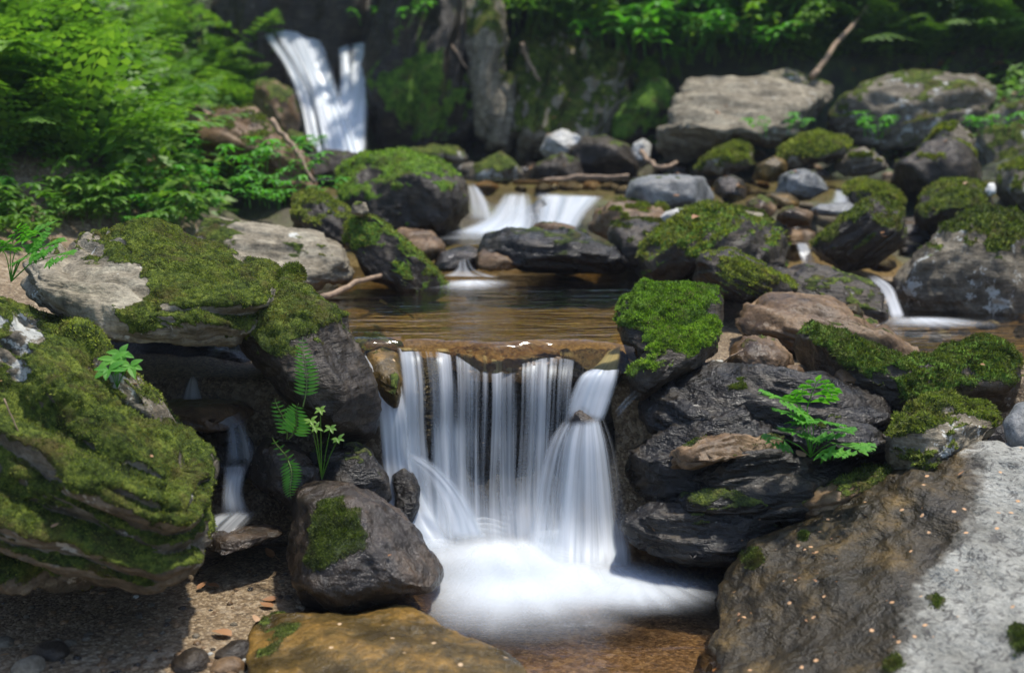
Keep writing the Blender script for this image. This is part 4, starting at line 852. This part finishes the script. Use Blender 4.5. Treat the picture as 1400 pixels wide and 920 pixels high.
def place(kind, px, py, s, label=None, group=None, mat='leaf', n=8, loc=None, rad=.12):
    used_seed[0] += 1
    p = hit(px, py) if loc is None else loc
    if kind == 'fern': o = make_fern(n, used_seed[0], s)
    else: o = make_bush(n, used_seed[0], mat, s, rad * s)
    o.location = p; o.rotation_euler = (0, 0, rnd.uniform(0, 6.28))
    tag(o, label, 'fern' if kind == 'fern' else 'plant', group); return o
# fern thicket on the left bank
rp = random.Random(21)
for i in range(22):
    place('bush', rp.uniform(-30, 265), rp.uniform(265, 338), rp.uniform(.3, .5), 'little leafy plant on the bare slope behind the sunlit rock', 'little plants behind the sunlit rock', mat=rp.choice(['leaf', 'fern', 'bright']), n=8)
L1 = 'bright green fern massed in the sunlit thicket on the left bank'
for i in range(64):
    px = rp.uniform(-60, 350); py = rp.uniform(-30, 235) if px < 235 else rp.uniform(90, 165)
    if px > 300 and py < 90: continue
    if i % 4 == 0: place('bush', px, py, rp.uniform(1.0, 1.5), 'broad-leaved plant growing among the sunlit ferns of the left bank', 'broad-leaved plants among the left ferns', mat='leaf', n=8)
    place('fern', px, py, rp.uniform(.75, 1.25), L1, 'ferns massed on the left bank', n=rp.randint(7, 9))
for i in range(26):
    px = rp.uniform(-60, 240); py = rp.uniform(170, 330)
    place('bush', px, py, rp.uniform(.45, .7), 'low leafy plant in the shade at the foot of the fern thicket', 'leafy plants at the foot of the left bank', mat=rp.choice(['leaf', 'leaf', 'fern']), n=9)
for (px, py, D, s, lb) in [(350, 250, 4.25, .62, 'large bright green leafy bush hanging over the ledge'), (305, 275, 4.15, .5, 'green leafy bush left of the large bright one'), (375, 292, 4.0, .5, 'low green leafy bush just behind the pale flat slab'), (250, 300, 4.0, .45, 'small leafy plant behind the mossy sunlit rock')]:
    q = at(px, py, D); place('bush', px, py, s, lb, mat='bright', n=20, loc=q, rad=.42)
# bank behind
for i in range(110):
    px = rp.uniform(690, 1430); py = rp.uniform(-60, 105) if px < 1100 else rp.uniform(-60, 90)
    k = rp.random()
    if px < 1080: place('bush', px, py, rp.uniform(1.1, 2.0), 'leafy undergrowth plant on the bank above the cliff', 'leafy plants above the cliff', mat=rp.choice(['leaf', 'leaf', 'bright', 'fern']), n=10, rad=.2)
    else: place('fern' if k < .45 else 'bush', px, py, rp.uniform(.9, 1.4), 'shaded fern on the dark bank at the upper right' if k < .45 else 'shaded leafy plant on the dark bank at the upper right', 'ferns of the dark right bank' if k < .45 else 'leafy plants of the dark right bank', mat=rp.choice(['dark_leaf', 'leaf', 'fern']), n=9, rad=.2)
for i in range(18):
    px = rp.uniform(380, 690); py = rp.uniform(-90, 25)
    place('bush', px, py, rp.uniform(.8, 1.3), 'dark leafy plant hanging at the cliff top', 'dark plants along the cliff top', mat=rp.choice(['dark_leaf', 'leaf']), n=9, rad=.2)
place('fern', 1375, 80, 1.5, 'big pale green fern drooping in from the right edge', n=9)
for (px, py, D, lb) in [(1060, 190, 5.5, 'bright sprig growing under the great pale boulder'), (1200, 192, 5.4, 'bright green grassy tuft between the two great boulders'), (1355, 190, 5.3, 'bright little sprig by the layered grey slope rock'), (945, 90, 6.9, 'bright heart-leaved plant left above the great pale boulder'), (425, 212, 5.9, 'small green sprig at the foot of the upper fall')]:
    place('bush', px, py, .6, lb, mat='bright', n=7, loc=at(px, py, D), rad=.15)

def simple(name, V, F, mat, parent, origin, smooth=False):
    o = mk(name, np.array(V), [tuple(f) for f in F], M[mat], None, smooth=smooth, origin=origin)
    if parent: o.parent = parent; o.location = (0, 0, 0)
    return o
def undergrowth(name, label, xr, yr, n, L, mat, seed, hmax=.12, cond=None):
    rs = np.random.RandomState(seed); x = rs.uniform(*xr, n); y = rs.uniform(*yr, n)
    keep = fbm(np.stack([x * 1.6, y * 1.6, 0 * x], 1), 3, seed) > -.12
    if cond is not None: keep &= cond(x, y)
    x, y = x[keep], y[keep]; n = len(x); z = terrain(x, y) + rs.rand(n) ** 2 * hmax
    P = np.stack([x, y, z], 1); a = rs.rand(n) * 6.283
    d = np.stack([np.cos(a), np.sin(a) - .2, rs.uniform(-.5, .4, n)], 1); d /= np.linalg.norm(d, axis=1)[:, None]
    sd_ = np.cross(d, np.array([0, -.3, 1.]) + rs.randn(n, 3) * .3); sd_ /= np.linalg.norm(sd_, axis=1)[:, None]
    l = L * rs.uniform(.5, 1.3, (n, 1)); w_ = l * .28
    A = P; B = P + d * l * .45 + sd_ * w_; C_ = P + d * l - np.array([0, 0, .25]) * l; E = P + d * l * .45 - sd_ * w_
    V = np.stack([A, B, C_, E], 1).reshape(-1, 3)
    tag(mk(name, V, np.arange(4 * n).reshape(n, 4), M[mat], smooth=False), label, name.replace('_', ' '), kind='stuff')
offstream = lambda x, y: ((y > 7.5) | (x < -1.35) | (x > 2.3)) & ~((x > -1.9) & (x < -.7) & (y > 7.0) & (y < 8.2) )
undergrowth('undergrowth', 'low dark green ground plants covering the shaded banks', (-6, 6), (4.0, 12), 70000, .07, 'leaf', 3, .15, offstream)
undergrowth('ground_cover', 'sunlit green leaves low on the left bank', (-4.2, -1.1), (3.9, 8.5), 26000, .06, 'fern', 4, .22, lambda x, y: x < -.95 - .12 * (y - 4))
undergrowth('leaf_litter', 'brown dead leaves lying on the banks', (-6, 6), (4.2, 11), 26000, .06, 'dry', 6, .01, offstream)
for i in range(44):
    px = rp.uniform(690, 1110) if i < 30 else rp.uniform(515, 700); py = rp.uniform(-30, 95) if i < 30 else rp.uniform(-40, 60)
    if 630 < px < 700: continue
    place('bush', px, py, rp.uniform(.7, 1.3), 'leafy plant draped over the mossy cliff face', 'plants draped over the cliff', mat=rp.choice(['leaf', 'bright', 'fern']), n=9, rad=.3, loc=at(px, py, 6.75 + .003 * (90 - py) + rp.uniform(-.1, .15)))
for i in range(60):
    px = rp.uniform(930, 1440); py = rp.uniform(-20, 118)
    if 1000 < px < 1130 and py > 85 or px < 1350 and py > 100: continue
    f_ = rp.random() < .4
    place('fern' if f_ else 'bush', px, py, rp.uniform(.6, 1.1), 'fern growing out of the steep bank behind the great boulders' if f_ else 'leafy plant on the steep bank behind the great boulders', 'ferns on the steep back bank' if f_ else 'leafy plants on the steep back bank', mat=rp.choice(['leaf', 'fern', 'dark_leaf']), n=8, rad=.3, loc=at(px, py, 7.35 + .004 * (110 - py) + rp.uniform(-.1, .15)))
# finely divided leaf plant on the right slabs
def divided_leaf(V, F, base, d, up, L, seed, order=2):
    rs = random.Random(seed)
    d = d / np.linalg.norm(d); s = np.cross(d, up); s /= np.linalg.norm(s); u = np.cross(s, d)
    add_tube(V, F, [base, base + d * L * .5 + u * L * .03, base + d * L], L * .012, L * .006, 4)
    for t, ln in ((.18, .62), (.42, .52), (.64, .38), (.82, .24)):
        for sg in (-1, 1):
            b = base + d * L * t; dd = d * .55 + s * sg * .95 - u * .12; dd /= np.linalg.norm(dd)
            l2 = L * ln * rs.uniform(.85, 1.1)
            if order > 1:
                for q, l3 in ((.35, .40), (.6, .36), (.8, .28)):
                    for s3 in (-1, 1):
                        e = np.cross(dd, u) * s3; e /= np.linalg.norm(e)
                        add_leaf(V, F, b + dd * l2 * q, dd * .8 + e * .75, u, l2 * l3, l2 * .11, 4, .2, .2)
            add_leaf(V, F, b, dd, u, l2, l2 * .13, 5, .15, .3)
    add_leaf(V, F, base + d * L * .85, d, u, L * .3, L * .06, 5, .15, .3)
cp = at(1108, 625, 2.1)
root = empty('leafy_herb', cp); tag(root, 'bright green herb with finely divided leaves on the layered slabs', 'plant')
tips = [(1075, 548, 2.06, .11), (1112, 535, 2.1, .10), (1160, 612, 2.0, .10), (1120, 575, 2.02, .10), (1090, 590, 2.03, .08), (1062, 603, 2.06, .06), (1145, 590, 2.05, .08), (1080, 565, 2.04, .08)]
for i, (x, y, D, L) in enumerate(tips):
    e = at(x, y, D); V = []; F = []
    dirn = e - cp; dl = np.linalg.norm(dirn); side = np.array([dirn[0], dirn[1] - .03, dirn[2] * .25]); side /= np.linalg.norm(side)
    st = e - side * L * .55
    add_tube(V, F, [cp, (cp + st) / 2 + [0, -.008, .006], st], .0012, .0009, 4)
    divided_leaf(V, F, st, side, np.array([0, -.45, .9]), L, i)
    simple('divided_leaf', V, F, 'bright', root, cp)
# upright little fern at the fall's left
def small_fern(base, tip, ncur, label, w0=.012, pairs=13, nm='fern'):
    V = []; F = []; b = at(*base); t = at(*tip)
    root = empty(nm, b); tag(root, label, 'fern')
    P = [b + (t - b) * k / 14 + np.array([.006 * math.sin(k * .35), -.004 * math.sin(k * .3), 0]) for k in range(15)]
    add_tube(V, F, P, .0015, .0006, 4)
    simple('stalk', V, F, 'stem', root, b); V = []; F = []
    d = (t - b) / np.linalg.norm(t - b); s = np.cross(d, [0, -1, .15]); s /= np.linalg.norm(s)
    for k in range(pairs):
        q = .18 + .8 * k / pairs; p = b + (t - b) * q + np.array([.006 * math.sin(q * 14 * .35), -.004 * math.sin(q * 14 * .3), 0])
        l = w0 * 2.1 * (math.sin(math.pi * (.25 + .72 * q)) ** .8)
        for sg in (-1, 1):
            add_leaf(V, F, p, s * sg + d * .30 + np.array([0, -.25, 0]), (0, -1, .2), l, l * .115, 4, .25)
    simple('leaflets', V, F, 'bright', root, b)
small_fern((414, 556, 2.08), (418, 460, 2.1), 0, 'thin upright fern frond in front of the drooping mossy rock', .0115, 15)
small_fern((392, 600, 2.07), (380, 545, 2.06), 0, 'short bent fern frond beside the upright one', .010, 8)
small_fern((390, 622, 2.06), (402, 682, 2.02), 0, 'fern frond hanging down over the wet brown boulder', .010, 12)
small_fern((395, 600, 2.06), (412, 552, 2.04), 0, 'leafy fern frond curling at the foot of the upright one', .014, 9)
small_fern((396, 640, 2.06), (376, 598, 2.05), 0, 'small coiled frond low by the side trickle', .007, 5)
def herb(base, stems, label, LL, mat='leaf', nl=5):
    b = at(*base); root = empty('seedling', b); tag(root, label, 'plant'); rs = random.Random(int(base[0]))
    for (x, y, D) in stems:
        V = []; F = []; e = at(x, y, D); add_tube(V, F, [b, (b + e) / 2 + [0, 0, .006], e], .0012, .0008, 4)
        for k in range(nl):
            a = 6.28 * k / nl + rs.uniform(-.3, .3)
            add_leaf(V, F, e, (math.cos(a), -.35 + .6 * math.sin(a), .45 * math.sin(a)), (0, -.6, .8), LL * rs.uniform(.8, 1.2), LL * .24, 5, .25)
        simple('leaf_sprig', V, F, mat, root, b)
herb((440, 655, 2.1), [(438, 560, 2.08), (452, 585, 2.06), (462, 600, 2.06), (432, 585, 2.05), (425, 575, 2.04)], 'small-leaved seedling beside the upright fern', .013, 'leaf', 5)
herb((160, 530, 1.98), [(155, 492, 1.96), (178, 500, 1.95), (148, 505, 1.94), (165, 484, 1.98)], 'bright little leafy sprout rising from a crack in the left boulders', .028, 'bright', 5)
cp2 = at(15, 385, 2.15); root = empty('leafy_herb', cp2); tag(root, 'green feathery herb rooted behind the pale rock at the left edge', 'plant')
for i, (x, y, D, L) in enumerate([(62, 338, 2.12, .08), (45, 324, 2.16, .08), (20, 326, 2.12, .08), (82, 350, 2.08, .06), (-5, 335, 2.1, .08), (38, 350, 2.06, .06)]):
    e = at(x, y, D); V = []; F = []; side = e - cp2; side[2] *= .4; side /= np.linalg.norm(side); st = e - side * L * .5
    add_tube(V, F, [cp2, (cp2 + st) / 2 + [0, 0, .01], st], .0014, .001, 4); divided_leaf(V, F, st, side, np.array([0, -.4, .9]), L, 20 + i)
    simple('divided_leaf', V, F, 'bright', root, cp2)
#---STICKS---
def stick(pts, r0, r1, label, mat='wood', name='stick', twigs=()):
    P = [at(*p) for p in pts]; V = []; F = []
    Q = []
    for a, b_ in zip(P[:-1], P[1:]):
        for t in np.linspace(0, 1, 6)[:-1]: Q.append(a + (b_ - a) * t + np.random.RandomState(len(Q)).randn(3) * r0 * .25)
    Q.append(P[-1]); add_tube(V, F, Q, r0, r1, 7)
    for (a, b_) in twigs: add_tube(V, F, [at(*a), at(*b_)], r1 * .7, r1 * .3, 5)
    o = mk(name, np.array(V), F, M[mat], origin=P[0]); tag(o, label, 'stick')
stick([(436, 408, 3.05), (485, 388, 3.2), (540, 368, 3.4)], .009, .006, 'bare stick lying between the pool and the pale flat slab')
stick([(1108, 106, 6.4), (1140, 65, 6.8), (1188, 5, 7.3)], .018, .011, 'long leaning dead branch behind the great pale boulder', name='branch')
stick([(370, 165, 4.7), (400, 200, 4.6), (430, 250, 4.5)], .012, .007, 'pale dead branch lying down over the ledge', name='branch')
stick([(600, 20, 6.9), (615, 60, 6.8), (640, 95, 6.75)], .012, .006, 'thin dangling root on the dark cliff', name='root')
stick([(712, 60, 6.7), (722, 85, 6.7), (738, 110, 6.6)], .014, .008, 'reddish root stub by the pale pillar', name='root')
stick([(20, 130, 4.8), (40, 170, 4.7), (50, 195, 4.6)], .012, .008, 'pale dead stem among the left ferns', name='stem')
stick([(65, 220, 4.3), (75, 250, 4.2), (82, 280, 4.1)], .01, .006, 'thin brown stem at the foot of the left ferns', name='stem')
stick([(985, 498, 2.42), (998, 488, 2.4), (1016, 478, 2.4)], .002, .0015, 'tiny twig by the rust brown boulder', name='twig')
stick([(875, 208, 5.7), (900, 232, 5.5), (925, 222, 5.6)], .014, .009, 'short golden driftwood piece under the great pale boulder', name='driftwood')
stick([(700, 250, 5.2), (790, 243, 5.2), (860, 240, 5.2)], .012, .008, 'straight thin stick across the top of the cascade')
stick([(5, 545, 1.78), (25, 590, 1.77), (22, 620, 1.77)], .0012, .0008, 'curled dry grass blade on the huge mossy boulder', name='grass_blade')
stick([(225, 742, 1.82), (228, 728, 1.81), (240, 722, 1.81)], .001, .0006, 'tiny curled straw at the lower end of the huge boulder', name='straw')

# fallen leaves and pebbles
def dry_leaf_mesh(seed):
    rs = random.Random(seed); V = []; F = []
    add_leaf(V, F, np.zeros(3), (0, 1, .1), (0, 0, 1), .03, .009, 5, rs.uniform(-.4, .5)); me = bpy.data.meshes.new('fallen_leaf'); me.from_pydata([tuple(v) for v in V], [], F); me.materials.append(M['dry']); return me
DL = [dry_leaf_mesh(i) for i in range(4)]
def leaf_at(p, s, label, group, nrm=None):
    o = bpy.data.objects.new('fallen_leaf', rnd.choice(DL)); COL.objects.link(o); o.location = p; o.scale = (s, s, s * .8)
    o.rotation_euler = (rnd.uniform(-.5, .5), rnd.uniform(-.5, .5), rnd.uniform(0, 6.28)); tag(o, label, 'leaf', group)
bpy.context.view_layer.update()
dg = bpy.context.evaluated_depsgraph_get()
def cast(px, py):
    d = Vector(at(px, py, 1.0)) - Vector((0, 0, CAMZ)); d.normalize()
    h, loc, nrm, _, ob, _ = SC.ray_cast(dg, Vector((0, 0, CAMZ)), d)
    while h and ob.name.split('.')[0] in ('foam', 'middle_pool', 'lower_pool', 'upper_pool', 'upper_run', 'right_pool', 'curtain'):
        h, loc, nrm, _, ob, _ = SC.ray_cast(dg, loc + d * .002, d)
    cast.last = ob.name.split('.')[0] if h else ''
    return (loc, nrm) if h else (None, None)
for (x, y, s, lb) in [(375, 765, .9, 'whitish curled leaf in the gap left of the wet brown boulder'), (385, 770, .7, 'pale chip of leaf against the wet brown boulder'), (380, 820, .9, 'pinkish dead leaf under the wet brown boulder'), (375, 832, 1.0, 'orange leaf between boulder and amber slab'),
                      (350, 853, .8, 'small pink leaf at the amber slab corner'), (318, 872, 1.3, 'orange curled leaf on the gravel'), (285, 800, 1.0, 'tan leaf at the tip of the huge boulder'), (270, 808, .8, 'pale leaf scrap under the tip of the huge boulder'), (15, 897, .6, 'orange leaf scrap in the bottom corner gravel'), (1100, 628, 1.0, 'brown leaf lying under the green herb')]:
    p, n_ = cast(x, y)
    if p: leaf_at(p + Vector((0, -.004, .006)), s, lb, None)
for i in range(40):
    x = 1240 - 240 * rnd.random() ** .7; y = rnd.uniform(690, 900); p, n_ = cast(x, y)
    if p and (x - 985) > (700 - y) * .6 and 'slab' in cast.last: leaf_at(p + n_ * .003, rnd.uniform(.08, .26), 'tiny orange leaf fleck on the wet brown slab', 'leaf flecks on the great slab')
for i in range(60):
    x = rnd.uniform(690, 1330); y = rnd.uniform(90, 330); p, n_ = cast(x, y)
    if p and n_.z > .2: leaf_at(p + n_ * .004, rnd.uniform(.7, 1.5), 'dead leaf among the stones of the upper stream', 'dead leaves of the upper stream')
for i in range(46):
    x = rnd.uniform(0, 1400); y = rnd.uniform(380, 780); p, n_ = cast(x, y)
    if p and n_.z > .35 and cast.last in ('boulder', 'rock_slab', 'rock_ledge') and p.y < 2.9: leaf_at(p + n_ * .004, rnd.uniform(.2, .5), 'small dry leaf scrap caught on the foreground rocks', 'dry leaf scraps on the foreground rocks')
def pebble(p, s, mat, label, group, seed):
    S, F = ico(3); rs = np.random.RandomState(seed)
    V = S * np.array([1, .8, .6]) * s * (1 + .25 * fbm(S * 1.5 + rs.rand(3) * 30, 3, seed)[:, None])
    a = rs.rand() * 6; c, s_ = math.cos(a), math.sin(a); V = V @ np.array([[c, s_, 0], [-s_, c, 0], [0, 0, 1]])
    o = mk('pebble', V, F, M[mat], attrs={'moss': np.zeros(len(V))}); o.location = p; tag(o, label, 'pebble', group)
for (x, y, s, m_, lb) in [(70, 893, .032, 'greydark', 'upright dark green-grey stone in the gravel'), (262, 908, .035, 'greydark', 'striped grey stone at the bottom edge'), (322, 895, .035, 'greydark', 'dark mottled stone against the amber slab'), (5, 880, .02, 'grey', 'grey stone in the left bottom corner'), (40, 915, .03, 'pale', 'pale flat stone at the bottom edge'), (310, 915, .03, 'brown', 'brown stone beside the striped grey one'), (95, 880, .012, 'grey', 'grey little stone right of the upright dark one')]:
    p, n_ = cast(x, y)
    if p: pebble(p, s, m_, lb, None, int(x))
rq = random.Random(5)
for i in range(230):
    x = rq.uniform(0, 400); y = 925 - 150 * rq.random() ** 1.6; p, n_ = cast(x, y)
    if p and cast.last == 'ground': pebble(p, rq.uniform(.003, .009), rq.choice(['brown', 'brown', 'grey', 'brown', 'wet']), 'tiny pebble scattered on the golden gravel', 'pebbles on the foreground gravel', i)
for i in range(420):
    x = rq.uniform(640, 1340); y = rq.uniform(205, 365) if x > 850 else rq.uniform(225, 260); p, n_ = cast(x, y)
    if p and cast.last == 'ground' and p.z < 1.0: pebble(p, rq.uniform(.025, .07), rq.choice(['brown', 'greydark', 'greydark', 'wet', 'wet', 'grey', 'brown']), 'cobble among the rubble of the upper stream', 'cobbles of the upper stream', 200 + i)
for i in range(60):
    x = rq.uniform(1180, 1420); y = rq.uniform(370, 470); p, n_ = cast(x, y)
    if p and cast.last == 'ground': pebble(p, rq.uniform(.012, .035), rq.choice(['brown', 'greydark', 'wet', 'grey']), 'pebble at the foot of the massive mossy boulder', 'pebbles by the right-hand pool', 500 + i)
for i in range(40):
    x = rq.uniform(1090, 1400); y = rq.uniform(505, 625); p, n_ = cast(x, y)
    if p and cast.last == 'ground': pebble(p, rq.uniform(.006, .018), rq.choice(['brown', 'greydark', 'wet', 'brown']), 'small stone in the gaps behind the layered slabs', 'small stones behind the layered slabs', 600 + i)

#---HAZE---
import bmesh
bm = bmesh.new(); bmesh.ops.create_cube(bm, size=1)
me = bpy.data.meshes.new('haze'); bm.to_mesh(me); bm.free(); hz = bpy.data.objects.new('haze', me); COL.objects.link(hz)
hz.scale = (96, 96, 36); hz.location = (0, 14, 14); zmin = float(Z.min())
ztop = float(Z.max()) + .8; hz.scale[2] = ztop - (zmin - 1); hz.location[2] = (ztop + zmin - 1) / 2; print('HAZE top', ztop)
b = NB('thin_mist'); v = b.n('ShaderNodeVolumePrincipled', {'Color': (.72, .82, 1, 1), 'Density': HAZE})
o_ = b.n('ShaderNodeOutputMaterial'); b.t.links.new(v.outputs[0], o_.inputs['Volume']); me.materials.append(b.m)
tag(hz, 'thin cool mist in the forest air', 'haze', kind='stuff')
